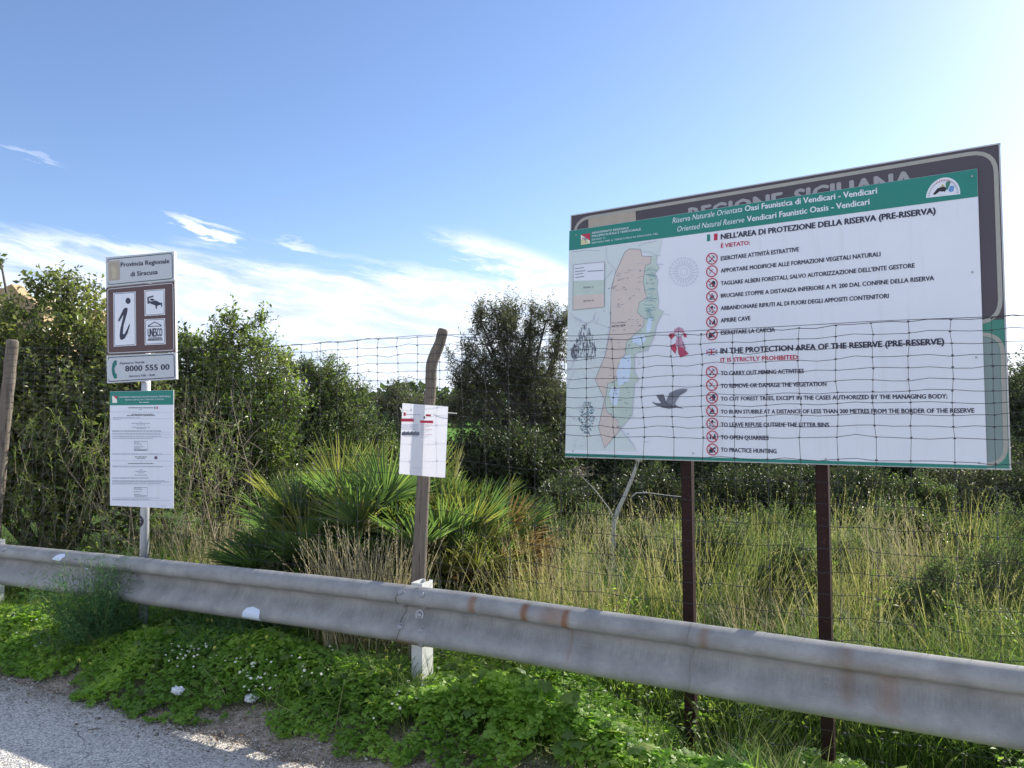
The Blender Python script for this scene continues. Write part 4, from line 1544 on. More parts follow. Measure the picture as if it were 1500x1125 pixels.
# ------------------------------------------------------------------ tourist sign post on the left
def build_tourist_sign():
    Yp = 5.33
    base = P(212, 750, Yp)
    gzv = float(gz(base[0], base[1]))
    root = thing('tourist_information_sign', (base[0], base[1], gzv), 'brown and white tourist information sign stack at the top of a grey pole', 'sign')
    v, f = tube([(base[0], base[1], gzv - 0.3), (base[0], base[1], P(207, 379, Yp)[2])], 0.030, 20)
    put('pole', v, f, M['galv'], root, smooth=True)
    for p_ in root.children[-1].data.polygons:
        if len(p_.vertices) > 4:
            p_.use_smooth = False
    pole = root.children[-1]
    d = np.array([0.976, -0.216, 0.045])
    pan = Panel((base[0], base[1] - 0.052, 1.67 + 0.5), d, (0.0, 0, 1))
    quads = [[(154.8, 377), (255, 368), (256, 411), (155.4, 420)], [(155.4, 421), (256.0, 412), (257.5, 515.5), (156, 520)], [(156, 521), (257.5, 516.5), (258.5, 555.5), (157, 561.5)]]
    mats = ['signwhite', 'signbrown', 'signwhite']
    nm = ['name_panel', 'pictogram_panel', 'phone_panel']
    panels = []
    for q, m_, n_ in zip(quads, mats, nm):
        v, f = pan.slab(q, 0.0, 0.020)
        g = Geo()
        g.add(v[:len(q)] + v[len(q):], f)
        o = put(n_, g.v, g.f, [M[m_], M['alu']], root, mat_idx=[0] + [1] * 5)
        panels.append(o)
    def inset(q, px, k=0.04):
        c = np.mean(np.array(q), 0)
        return [pan.uv(*(np.array(p) + np.sign(c - np.array(p)) * px)) for p in q]
    g = Geo()
    line_uv(pan, rrect(inset(quads[0], 3), 0.018), 0.0055, 0.0012, g)
    g.put('border_line', M['teal'] if False else tintprint('sign_border_green', (0.06, 0.10, 0.11)), panels[0])
    line = M['ink']
    g = Geo()
    poly_px(pan, [(158.5, 383), (175, 381.6), (175.6, 410), (159, 411.5)], 0.0012, g, 0)
    poly_px(pan, [(163, 392), (168, 390), (171, 395), (170, 408), (164, 408), (165, 400)], 0.0018, g, 1)
    g.put('faded_crest', [M['beige'], tintprint('crest_shade', (0.48, 0.45, 0.33))], panels[0])
    text(pan, 'Provincia Regionale', (177, 391), (248, 385.4), 6.6, M['ink'], panels[0], 0.0014, 0.018)
    text(pan, 'di Siracusa', (191.5, 405), (231, 401.3), 6.6, M['ink'], panels[0], 0.0014, 0.018)
    g = Geo()
    line_uv(pan, rrect(inset(quads[1], 2.6), 0.018), 0.0055, 0.0012, g, 0, True)
    g.put('border_line', M['signwhite'], panels[1])
    def zt(x, y):
        return (130 + x / 5.1125, 350 + y / 5.1125)
    def white_card(q, name):
        g = Geo()
        qq = [zt(*p) for p in q]
        poly_px(pan, qq, 0.0012, g, 0)
        line_uv(pan, rrect(inset(qq, 1.3), 0.012), 0.0034, 0.0018, g, 1, True)
        return g.put(name, [M['white'], M['ink']], panels[1])
    white_card([(185, 405), (352, 394), (356, 797), (189, 807)], 'information_card')
    white_card([(416, 385), (571, 373), (573, 568), (420, 578)], 'lodging_card')
    white_card([(418, 602), (572, 594), (577, 788), (421, 795)], 'heritage_card')
    g = Geo()
    poly_px(pan, [zt(*p) for p in arc((296, 464), 19, 0, 2 * PI, 14, 23)[:-1]], 0.0022, g)
    poly_px(pan, [zt(*p) for p in [(220, 612), (245, 560), (262, 524), (280, 514), (293, 520), (290, 548), (262, 648), (256, 712), (268, 714), (290, 672), (306, 634), (309, 650), (292, 706),
                                   (272, 744), (250, 757), (236, 750), (232, 726), (238, 672), (258, 590), (262, 566), (248, 590), (230, 620)]], 0.0022, g)
    g.put('letter_i', M['ink'], panels[1])
    g = Geo()
    zz = lambda pts: [zt(*p) for p in pts]
    poly_px(pan, zz([(440, 436), (484, 424), (486, 434), (451, 444), (451, 490), (441, 482)]), 0.0022, g)
    poly_px(pan, zz([(456, 452), (478, 446), (498, 458), (474, 466)]), 0.0024, g)
    poly_px(pan, zz([(453, 464), (470, 470), (504, 461), (549, 484), (504, 500), (453, 480)]), 0.0026, g)
    poly_px(pan, zz([(500, 492), (551, 476), (551, 508), (543, 508), (543, 492), (512, 502), (512, 526), (503, 520)]), 0.0028, g)
    g.put('bed_pictogram', M['ink'], panels[1])
    g = Geo()
    line_px(pan, zz([(446, 652), (495, 622), (545, 648)]), 1.3, 0.0022, g)
    line_px(pan, zz([(444, 656), (548, 652)]), 1.0, 0.0024, g)
    line_px(pan, zz([(448, 742), (548, 738)]), 1.0, 0.0022, g)
    line_px(pan, zz([(444, 752), (552, 748)]), 1.4, 0.0024, g)
    line_px(pan, zz([(442, 761), (554, 757)]), 1.0, 0.0026, g)
    g.put('temple_pictogram', M['ink'], panels[1])
    text(pan, 'UNESCO', zt(444, 734), zt(552, 728), 12.2, M['ink'], panels[1], 0.0023, 0.012)
    g = Geo()
    line_uv(pan, rrect(inset(quads[2], 2.6), 0.014), 0.0055, 0.0012, g, 0, False)
    g.put('border_line', M['ink'], panels[2])
    g = Geo()
    poly_px(pan, zz([(190, 912), (209, 908), (210, 942), (200, 946), (192, 975), (200, 1008), (210, 1012), (210, 1044), (192, 1046), (178, 1015), (173, 975), (178, 935)]), 0.0018, g)
    g.put('telephone_receiver_mark', tintprint('phone_green', (0.01, 0.16, 0.15)), panels[2])
    text(pan, 'Numero Verde', zt(235, 940), zt(417, 930), 3.4, M['ink'], panels[2], 0.0014, 0.01)
    text(pan, '8000 555 00', zt(275, 992), zt(604, 978), 8.2, M['ink'], panels[2], 0.0014, 0.02)
    text(pan, 'Apertura 9.00 - 18.00', zt(302, 1034), zt(496, 1026), 2.8, M['ink'], panels[2], 0.0014, 0.012)
    # clamps behind
    for py in (395, 465, 540):
        z = P(212, py, Yp)[2]
        g = Geo()
        v, f = tube([(base[0], base[1], z - 0.015), (base[0], base[1], z + 0.015)], 0.034, 14)
        g.add(v, f)
        v, f = box((base[0], base[1] - 0.027, z), np.array([0.976, -0.216, 0]) * 0.06, np.array([0.216, 0.976, 0]) * 0.006, (0, 0, 0.014))
        g.add(v, f)
        g.put('clamp', M['alu'], root)
    # round sticker bent round the pole
    V, Fc = [], []
    cz = P(208, 763, Yp)[2]
    r = 0.043
    N = 14
    a_c = math.radians(205)
    for i in range(N + 1):
        for j in range(9):
            t = -1 + 2 * i / N
            hh = math.sqrt(max(0, 1 - t * t)) * r
            a = a_c + t * r / 0.0302
            z = cz + hh * (-1 + 2 * j / 8)
            V.append((base[0] + 0.0308 * math.cos(a), base[1] + 0.0308 * math.sin(a), z))
    for i in range(N):
        for j in range(8):
            Fc.append((i * 9 + j, (i + 1) * 9 + j, (i + 1) * 9 + j + 1, i * 9 + j + 1))
    mi = [1 if (Fc_i % 8) in (3, 5) and 2 < Fc_i // 8 < 11 else 0 for Fc_i in range(len(Fc))]
    o = put('round_sticker', V, Fc, [M['black'], M['greyink']], pole, mat_idx=mi)
    # the lower notice bolted to the same pole
    r2 = thing('park_notice_board', (base[0], base[1] - 0.06, P(212, 745, Yp)[2]), 'tall white notice with a green header below the brown sign on the grey pole', 'notice')
    p2 = Panel((base[0], base[1] - 0.044, 1.67), (0.976, -0.216, -0.004), (0, 0, 1))
    q = [(161, 573.5), (254.2, 571.5), (253.8, 745), (161.2, 740.5)]
    v, f = p2.slab(q, 0.0, 0.006)
    pn = put('printed_panel', v, f, [M['white'], M['alu']], r2, mat_idx=[0] + [1] * 5)
    zn = lambda x, y: (150 + x / 6.078, 565 + y / 6.078)
    g = Geo()
    poly_px(p2, [(161.2, 573.8), (254, 571.8), (254, 592.8), (161.2, 593.8)], 0.0008, g)
    g.put('header_band', M['green'], pn)
    text(p2, 'DIPARTIMENTO REGIONALE SVILUPPO RURALE E TERRITORIALE', zn(147, 108), zn(608, 101), 2.2, M['white'], pn, 0.0016, 0.01)
    text(p2, 'SERVIZIO 15 SERVIZIO PER IL TERRITORIO DI SIRACUSA', zn(205, 132), zn(548, 126), 2.0, M['white'], pn, 0.0016, 0.0)
    g = Geo()
    poly_px(p2, [zn(88, 92), zn(132, 90), zn(132, 152), zn(90, 154)], 0.0014, g, 0)
    poly_px(p2, [zn(100, 92), zn(132, 90), zn(132, 125)], 0.0018, g, 1)
    g.put('region_crest', [M['petal'], M['red']], pn)
    g = Geo()
    rr = random.Random(9)
    def words(x0, x1, y, m_=0, w=0.9):
        x = x0
        while x < x1:
            L = rr.uniform(6, 26)
            line_px(p2, [zn(x, y + (x / 80 if False else 0)), zn(min(x + L, x1), y)], w, 0.0014, g, m_)
            x += L + rr.uniform(2.5, 5)
    for x0, x1, y, m_, w in [(330, 418, 148, 3, .9), (230, 452, 197, 0, 1.1), (330, 356, 211, 1, .8), (260, 455, 254, 0, 1.0), (220, 470, 265, 0, 1.0), (95, 335, 285, 1, .6), (95, 170, 303, 1, .6),
                             (335, 350, 322, 1, .7), (262, 425, 335, 1, .8), (305, 385, 349, 1, .7), (262, 425, 370, 1, .8), (305, 388, 382, 1, .8), (90, 525, 403, 0, .8), (90, 520, 428, 1, .7), (90, 525, 450, 1, .7),
                             (90, 450, 470, 1, .6), (282, 330, 508, 1, .8), (282, 350, 520, 1, .8), (282, 375, 543, 1, .8), (282, 335, 555, 1, .8), (282, 402, 575, 0, .9), (90, 540, 607, 1, .7), (290, 398, 634, 0, 1.1),
                             (308, 380, 648, 0, .9), (335, 350, 680, 1, .6), (228, 462, 693, 0, .9), (90, 540, 722, 1, .7), (330, 360, 750, 1, .7), (295, 395, 763, 1, .8), (318, 378, 776, 1, .8), (288, 400, 796, 1, .9),
                             (90, 410, 822, 0, .8), (90, 560, 846, 1, .6), (90, 600, 858, 1, .6), (90, 520, 870, 1, .6), (282, 345, 912, 1, .8), (282, 360, 924, 1, .8), (282, 350, 944, 1, .8), (282, 335, 966, 1, .8),
                             (290, 400, 988, 1, .8), (90, 520, 1000, 1, .6), (90, 420, 1014, 1, .6), (520, 570, 1070, 1, .5)]:
        words(x0, x1, y, m_, w)
    for y in (233, 290, 410, 432, 457, 610, 668, 712, 850, 880, 1018):
        line_px(p2, [zn(85, y), zn(612, y + 4)], 0.5, 0.0012, g, 2)
    for (y0, y1) in ((495, 566), (905, 975)):
        line_px(p2, [zn(282, y0), zn(402, y0 + 1), zn(402, y1 + 1), zn(282, y1)], 0.7, 0.0014, g, 1)
    poly_px(p2, [zn(463, 186), zn(473, 186), zn(473, 208), zn(463, 208)], 0.0014, g, 4)
    poly_px(p2, [zn(483, 186), zn(493, 186), zn(493, 208), zn(483, 208)], 0.0014, g, 5)
    poly_px(p2, [zn(x, y) for x, y in arc((477, 641), 15, 0, 2 * PI, 12)[:-1]], 0.0014, g, 6)
    g.put('print_lines', [M['ink'], M['greyink'], M['paleink'], M['white'], M['green'], M['red'], tintprint('seal_purple', (0.16, 0.08, 0.16))], pn)
    for py in (600, 715):
        z = P(212, py, Yp)[2]
        v, f = tube([(base[0], base[1], z - 0.013), (base[0], base[1], z + 0.013)], 0.0345, 14)
        put('clamp', v, f, M['alu'], r2)


build_tourist_sign()


# ------------------------------------------------------------------ small notice on the middle stake
def build_small_notice():
    dd = np.array([DX, DY, 0.0])
    Yc = P(620, 645, FP0[1] - 0.02)
    off = 0.0
    root = thing('paper_notice', tuple(P(618, 698, FP0[1] - 0.0)), 'small white plastic notice with red headings fixed to the wooden stake', 'notice')
    pan = Panel(P(622, 645, FP0[1] + 0.002), np.array([0.93, -0.36, 0]), (0, 0, 1))
    m, q, b = mat('thin_white_plastic')
    tc = q.node('ShaderNodeTexCoord')
    n = q.noise(tc.outputs['Object'], 9, 3)
    c = q.mix(n, (0.76, 0.76, 0.82, 1), (0.82, 0.82, 0.86, 1))
    q.l.new(c, b.inputs['Base Color'])
    b.inputs['Roughness'].default_value = 0.5
    tr = q.node('ShaderNodeBsdfTranslucent')
    q.l.new(c, tr.inputs[0])
    mx = q.node('ShaderNodeMixShader')
    mx.inputs[0].default_value = 0.22
    q.l.new(b.outputs[0], mx.inputs[1])
    q.l.new(tr.outputs[0], mx.inputs[2])
    q.l.new(mx.outputs[0], m.node_tree.nodes['Material Output'].inputs[0])
    # slightly bowed sheet
    c4 = [pan.uv(*p) for p in [(589.5, 590.5), (656.5, 595.5), (652, 700), (584.5, 694)]]
    V, Fc = [], []
    n_ = 10
    for i in range(n_ + 1):
        for j in range(n_ + 1):
            s, t = i / n_, j / n_
            uv = (c4[0] * (1 - s) + c4[1] * s) * (1 - t) + (c4[3] * (1 - s) + c4[2] * s) * t
            V.append(pan.w(*uv, 0.003 * math.sin(PI * s) * (0.5 + t)))
    for i in range(n_):
        for j in range(n_):
            a = i * (n_ + 1) + j
            Fc.append((a, a + 1, a + n_ + 2, a + n_ + 1))
    sh = put('sheet', V, Fc, m, root, smooth=True)
    zn = lambda x, y: (560 + x / 4.5, 470 + y / 4.5)
    g = Geo()
    o = 0.0055
    poly_px(pan, [zn(127, 645), zn(210, 645), zn(210, 664), zn(126, 664)], o, g, 0)
    poly_px(pan, [zn(252, 656), zn(338, 658), zn(338, 675), zn(252, 672)], o, g, 0)
    poly_px(pan, [zn(290, 615), zn(325, 618), zn(320, 630), zn(288, 628)], o, g, 0)
    poly_px(pan, [zn(143, 604), zn(157, 604), zn(157, 627), zn(143, 625)], o, g, 0)
    poly_px(pan, [zn(276, 628), zn(284, 630), zn(284, 646), zn(275, 643)], o, g, 1)
    for k in range(14):
        x = 130 + k * 8.2
        poly_px(pan, [zn(x, 738 - 7 * (k % 3)), zn(x + 9, 732), zn(x + 10, 752), zn(x + 4, 757), zn(x, 750)], o + .0003 * (k % 2), g, 2)
    for y in (682, 690, 698, 708, 716):
        line_px(pan, [zn(130, y), zn(238, y + 1)], 0.6, o, g, 3)
    for k, y in enumerate((684, 694, 704, 714, 724, 736, 748, 758, 768)):
        line_px(pan, [zn(255, y), zn(330 - 20 * (k % 3), y + 2)], 0.6, o, g, 4 if k % 3 == 0 else 3)
    line_px(pan, [zn(162, 616), zn(255, 620)], 1.2, o, g, 3)
    line_px(pan, [zn(140, 760), zn(236, 763)], 0.6, o, g, 3)
    line_px(pan, [zn(200, 968), zn(285, 970)], 0.5, o, g, 3)
    g.put('print', [M['red'], M['black'], M['birdgrey'], M['paleink'], tintprint('pale_red_print', (0.7, 0.4, 0.45))], sh)
    z = P(656, 604.5, FP0[1] - 0.005)
    v, f = tube([P(640, 604, FP0[1] - 0.008), z, P(669, 605.5, FP0[1] - 0.02)], 0.0028, 6)
    put('cable_tie', v, f, M['petal'], root)
    v, f = tube([P(586, 597, FP0[1] - 0.008), P(589.5, 605, FP0[1] - 0.008)], 0.003, 6)
    put('cable_tie', v, f, M['petal'], root)


build_small_notice()


# ------------------------------------------------------------------ plants: trees and shrubs
def px_blob(b):
    px, py, r, Y = b[:4]
    return P(px, py, Y), r * Y / F


def bush(name, blobs, mat_leaf, leaf, n_per, label, cat, base=None, group=None, twig_len=0.28, k_leaf=9, trunk_r=0.05, trunks=1, trunk_name='trunk', up=0.35,
         wood='bark', leaf_ratio=0.5, clump=0.35, seed=1, flat=1.0, stems=3, fork=None):
    """crown of leaf sprays spread through the given volumes, fed by limbs from a trunk"""
    R = np.random.default_rng(seed)
    cs = [px_blob(b) for b in blobs]
    C = np.array([c for c, r in cs])
    Rr = np.array([r for c, r in cs])
    if base is None:
        c = C.mean(0)
        base = (c[0], c[1], float(gz(c[0], c[1])))
    base = np.array(base, float)
    root = thing(name, base, label, cat, group)
    vol = Rr ** 2.4
    tot = n_per
    LP, LD, LN, LL = [], [], [], []
    TA, TB = [], []
    g = Geo()
    if fork is not None:
        fk = P(*fork)
        pts = [base + (fk - base) * t + np.array([0.04 * math.sin(4 * t), 0, 0]) for t in np.linspace(0, 1, 7)]
        v, f = tube([base - np.array([0, 0, .1])] + pts, [trunk_r * 1.7] + list(np.linspace(trunk_r * 1.5, trunk_r * 1.05, 7)), 9)
        g.add(v, f)
    for ci, (c, r) in enumerate(zip(C, Rr)):
        ns = max(3, int(tot * vol[ci] / vol.sum()))      # number of sprays
        # seeds gather in clumps
        nc = max(4, int(ns * 0.07))
        d = unit(R.normal(size=(nc, 3)))
        rad = r * R.random(nc) ** 0.42 * np.where(R.random(nc) < 0.14, 1.32, 1.0)
        cc = c + d * rad[:, None] * np.array([1, 1, flat])
        cl = cc[R.integers(0, nc, ns)] + R.normal(0, r * clump * 0.45, (ns, 3))
        out = unit(cl - c + np.array([0, 0, r * up]))
        dirs = unit(out * 0.9 + R.normal(0, 0.55, (ns, 3)) + np.array([0, 0, up]))
        L = twig_len * R.uniform(0.5, 1.25, ns)
        A = cl - dirs * L[:, None] * 0.4
        B = cl + dirs * L[:, None] * 0.6
        TA.append(A)
        TB.append(B)
        t = (np.arange(k_leaf) + 0.7) / k_leaf
        pos = A[:, None] + (B - A)[:, None] * t[None, :, None]
        rep = np.repeat(dirs[:, None], k_leaf, 1)
        rv = unit(R.normal(size=(ns, k_leaf, 3)))
        perp = unit(rv - rep * np.sum(rv * rep, -1, keepdims=True))
        ld = unit(rep * 0.55 + perp * 0.85)
        ln = unit(np.cross(ld, rep) * R.choice([-1, 1], (ns, k_leaf, 1)) * 0.6 + R.normal(0, 0.5, (ns, k_leaf, 3)) + np.array([0, 0, 0.6]))
        LP.append(pos.reshape(-1, 3)); LD.append(ld.reshape(-1, 3)); LN.append(ln.reshape(-1, 3))
        # per-spray tone + per-leaf tone: paler toward the outside of each volume
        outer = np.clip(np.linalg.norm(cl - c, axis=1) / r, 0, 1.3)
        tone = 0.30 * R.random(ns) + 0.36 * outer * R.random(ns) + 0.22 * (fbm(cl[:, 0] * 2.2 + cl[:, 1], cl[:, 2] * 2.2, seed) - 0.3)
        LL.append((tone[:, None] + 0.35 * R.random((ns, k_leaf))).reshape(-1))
        # limb
        tips = cc[: stems]
        s0 = base + np.array([R.normal(0, 0.05), R.normal(0, 0.05), -0.03]) if fork is None else fk.copy()
        tr = trunk_r if fork is None else trunk_r * 0.62
        mid = (s0 + c) / 2 + R.normal(0, 0.10 * r + 0.02, 3) + np.array([0, 0, 0.05])
        pts = [s0 * (1 - t) ** 2 + 2 * mid * t * (1 - t) + c * t * t for t in np.linspace(0, 1, 8)]
        v, f = tube(pts, np.linspace(tr, tr * 0.22, 8), 6)
        g.add(v, f)
        for tp in tips:
            m2 = (c + tp) / 2 + R.normal(0, r * 0.1, 3)
            pts = [c * (1 - t) ** 2 + 2 * m2 * t * (1 - t) + tp * t * t for t in np.linspace(0, 1, 5)]
            v, f = tube(pts, np.linspace(tr * 0.24, tr * 0.07, 5), 4, cap=False)
            g.add(v, f)
    g.put(trunk_name, M[wood], root, smooth=True)
    A, B = np.concatenate(TA), np.concatenate(TB)
    v, f = many_tubes(A, B, 0.0028 if leaf > 0.02 else 0.002, 0.001)
    put('twigs', v, f, M['twig'], root)
    pos, ld, ln, tn = map(np.concatenate, (LP, LD, LN, LL))
    N = len(pos)
    sc = leaf * R.uniform(0.5, 1.4, N)
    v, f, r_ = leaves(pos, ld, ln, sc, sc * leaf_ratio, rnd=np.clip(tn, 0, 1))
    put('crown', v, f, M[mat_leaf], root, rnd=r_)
    return root


def bx_(px, Y):
    p = P(px, 700, Y)
    return (p[0], p[1], float(gz(p[0], p[1])))


bush('carob_tree', [(98, 448, 42, 8.4), (100, 408, 16, 8.5), (36, 540, 42, 8.4), (50, 462, 24, 8.5), (12, 492, 24, 8.5), (130, 490, 52, 8.2), (2, 388, 10, 8.6), (70, 560, 90, 8.0), (190, 540, 62, 8.0), (10, 600, 90, 7.8), (120, 640, 100, 7.6), (215, 625, 75, 7.6), (40, 700, 80, 7.4),
                    (150, 720, 80, 7.3), (-70, 560, 100, 8.0), (-60, 690, 90, 7.6), (-22, 470, 24, 8.0)], 'carob', 0.060, 6200,
     'broad bushy evergreen with glossy oval leaves behind the brown tourist sign', 'tree', bx_(80, 7.9), twig_len=0.30, seed=2, leaf_ratio=0.56, clump=0.36, stems=6)
bush('lentisk_shrub', [(352, 505, 40, 8.4), (300, 545, 52, 8.4), (270, 500, 26, 8.6), (385, 560, 48, 8.2), (330, 620, 74, 8.0), (268, 640, 60, 7.8), (405, 650, 60, 8.0), (300, 700, 64, 7.5), (362, 720, 46, 7.6)],
     'lentisk', 0.048, 4100, 'tall leafy green shrub between the tourist sign and the fan palm', 'shrub', bx_(325, 8.1), twig_len=0.27, seed=3, clump=0.34, stems=6)
bush('mastic_shrub', [(455, 585, 46, 10.4), (500, 590, 40, 10.6), (478, 555, 30, 10.5), (430, 540, 22, 10.4), (520, 640, 42, 10.2), (450, 650, 55, 10.2), (490, 680, 42, 10.0)],
     'mastic', 0.040, 4200, 'dense rounded dark shrub rising just behind the fan palm', 'shrub', bx_(480, 10.3), twig_len=0.22, seed=4, leaf_ratio=0.42, stems=2)
bush('mastic_shrub', [(545, 660, 26, 10.8), (560, 640, 26, 11.4), (535, 690, 28, 10.4), (575, 680, 28, 11)],
     'mastic', 0.038, 1500, 'low shrub with olive green sprays left of the wooden stake', 'shrub', bx_(550, 10.9), twig_len=0.2, seed=14, leaf_ratio=0.42, stems=2)
bush('olive_tree', [(585, 590, 26, 19), (565, 612, 27, 19), (608, 610, 24, 19), (590, 636, 34, 18.8), (560, 655, 26, 18.6)], 'olive', 0.075, 2300,
     'distant round grey green tree seen between the stake and the shrubs', 'tree', bx_(585, 19), twig_len=0.4, seed=5, leaf_ratio=0.3, trunk_r=0.09, stems=2)
bush('olive_tree', [(682, 530, 24, 13), (674, 562, 20, 13), (676, 600, 28, 13.2), (704, 470, 22, 13.2), (826, 470, 20, 13.5), (740, 478, 34, 13.2), (712, 505, 30, 13), (765, 500, 36, 13.4), (800, 470, 26, 13.4), (820, 510, 26, 13.6), (730, 545, 42, 13.2), (780, 550, 44, 13.4), (695, 560, 24, 13),
                    (815, 575, 34, 13.6), (690, 600, 30, 13.2), (742, 608, 36, 13.4), (792, 610, 36, 13.4), (725, 455, 15, 13.2), (778, 455, 15, 13.3)], 'olive', 0.058, 4000,
     'grey green olive tree with forked trunk between the stake and the billboard', 'tree', bx_(772, 13.3), twig_len=0.36, seed=6, leaf_ratio=0.26, trunk_r=0.085, k_leaf=11, clump=0.34, up=0.5, stems=8, fork=(768, 640, 13.3))
SHR = 'dark shrubs of the hedge behind the billboard'
for k, (bl, n_, lab) in enumerate([
    ([(700, 665, 34, 12.6), (738, 685, 42, 12.2), (690, 700, 34, 12)], 2000, 'dark low shrub right behind the yellow side of the palm'),
    ([(790, 690, 46, 12.6), (822, 640, 36, 13.4), (765, 705, 40, 12)], 2200, 'dark shrub at the foot of the olive tree trunk'),
    ([(870, 690, 54, 13.6), (905, 640, 50, 14.2), (850, 730, 40, 13.0), (905, 715, 46, 13.2)], 2900, 'dark shrub behind the bleached branch under the billboard'),
    ([(970, 690, 54, 13.8), (1010, 640, 50, 14.4), (985, 725, 44, 13.2), (940, 630, 40, 14.4)], 2900, 'dark shrub left of the left billboard post'),
    ([(1075, 690, 58, 13.6), (1110, 640, 50, 14.4), (1065, 728, 44, 13.0), (1120, 715, 44, 13.4)], 2900, 'dark shrub right of the left billboard post'),
    ([(1185, 690, 58, 14.2), (1200, 630, 50, 14.8), (1175, 722, 44, 13.6)], 2800, 'dark shrub directly behind the right billboard post'),
    ([(1280, 685, 60, 14.4), (1310, 630, 52, 15), (1260, 722, 46, 13.8), (1325, 715, 42, 14)], 2900, 'dark shrub right of the right billboard post'),
    ([(1395, 670, 62, 14.4), (1410, 610, 46, 15), (1375, 718, 50, 13.8), (1435, 715, 46, 14)], 2900, 'dark shrub under the green corner of the old board'),
    ([(1490, 590, 42, 14.4), (1510, 640, 64, 14), (1480, 695, 56, 13.4), (1545, 580, 44, 14.4)], 3200, 'dark shrub topping out beside the billboard right edge')]):
    cx_ = bl[0]
    bush('hedge_shrub', bl, 'hedge', 0.06, n_, lab, 'shrub', bx_(cx_[0], cx_[3]), SHR, twig_len=0.32, seed=20 + k, leaf_ratio=0.45, stems=2, trunk_r=0.04, clump=0.9)
bush('meadow_shrub', [(1340, 720, 22, 7.6), (1365, 745, 26, 7.5), (1320, 770, 24, 7.2), (1350, 790, 34, 7.2)], 'mastic', 0.024, 1900,
     'small upright shrub standing in the grass right of the right post', 'shrub', bx_(1342, 7.4), twig_len=0.16, seed=40, leaf_ratio=0.5, trunk_r=0.012, k_leaf=10, up=0.9)


for k, (bl, lab) in enumerate([
    ([(1060, 735, 34, 10.4), (1095, 720, 30, 10.8)], 'nearer dark bush between the legs of the billboard'),
    ([(1140, 735, 36, 10.2), (1175, 715, 30, 10.8)], 'nearer dark bush just left of the right billboard leg'),
    ([(1255, 725, 38, 10.0), (1230, 745, 30, 9.6), (1290, 735, 32, 10.2)], 'nearer dark bush right of the right billboard leg'),
    ([(1400, 720, 44, 10.0), (1440, 740, 40, 9.6), (1385, 750, 34, 9.4)], 'nearer dark bush behind the fallen pole'),
    ([(1490, 730, 46, 9.6), (1520, 700, 40, 10)], 'nearer dark bush at the far right under the board corner'),
    ([(960, 725, 34, 10.2), (925, 740, 30, 9.8)], 'nearer dark bush just right of the bleached branch'),
    ([(845, 735, 30, 10.0), (815, 745, 30, 9.6)], 'nearer dark bush just left of the bleached branch')]):
    bush('hedge_shrub', bl, 'olive' if k == 3 else 'hedge', 0.045, 1100, lab, 'shrub', bx_(bl[0][0], bl[0][3]), SHR, twig_len=0.24, seed=120 + k, leaf_ratio=0.42, stems=3, trunk_r=0.02, clump=0.6, up=0.6)
SCR = 'grey green scrub mounds scattered through the meadow'
for k, (px_, py_, r_, Y_, lab) in enumerate([
    (790, 770, 34, 7.2, 'grey green scrub mound right behind the brown palm fronds'), (860, 760, 30, 8.6, 'low scrub mound at the foot of the bleached branch'),
    (935, 800, 40, 6.6, 'soft pale scrub mound left of the left billboard post'), (1050, 790, 42, 6.8, 'leafy scrub mound just right of the left billboard post'),
    (1120, 770, 36, 8.2, 'grey scrub mound midway between the billboard posts'), (1165, 830, 44, 5.9, 'broad scrub mound touching the right billboard post on its left'),
    (1250, 810, 44, 6.4, 'rounded scrub mound right of the right billboard post'), (1290, 765, 34, 8.8, 'low scrub mound before the pale field stones'),
    (1400, 790, 44, 7.4, 'scrub mound under the fallen pale pole'), (1450, 840, 50, 5.9, 'large leafy scrub mound by the right end of the rail'),
    (1490, 775, 40, 8.0, 'dull green scrub mound at the right edge below the hedge'), (1360, 860, 44, 5.4, 'weedy mound directly behind the rail right of the dry clump')]):
    bush('scrub_mound', [(px_, py_ + 18, r_, Y_), (px_ - r_ * 0.8, py_ + 34, r_ * 0.7, Y_ - 0.1), (px_ + r_ * 0.8, py_ + 32, r_ * 0.75, Y_ + 0.1), (px_ + 4, py_ - 6, r_ * 0.55, Y_)], 'scrub', 0.024, 900, lab, 'bush',
         bx_(px_, Y_), SCR, twig_len=0.17, seed=60 + k, leaf_ratio=0.42, stems=2, trunk_r=0.008, k_leaf=9, up=0.9, clump=0.6)


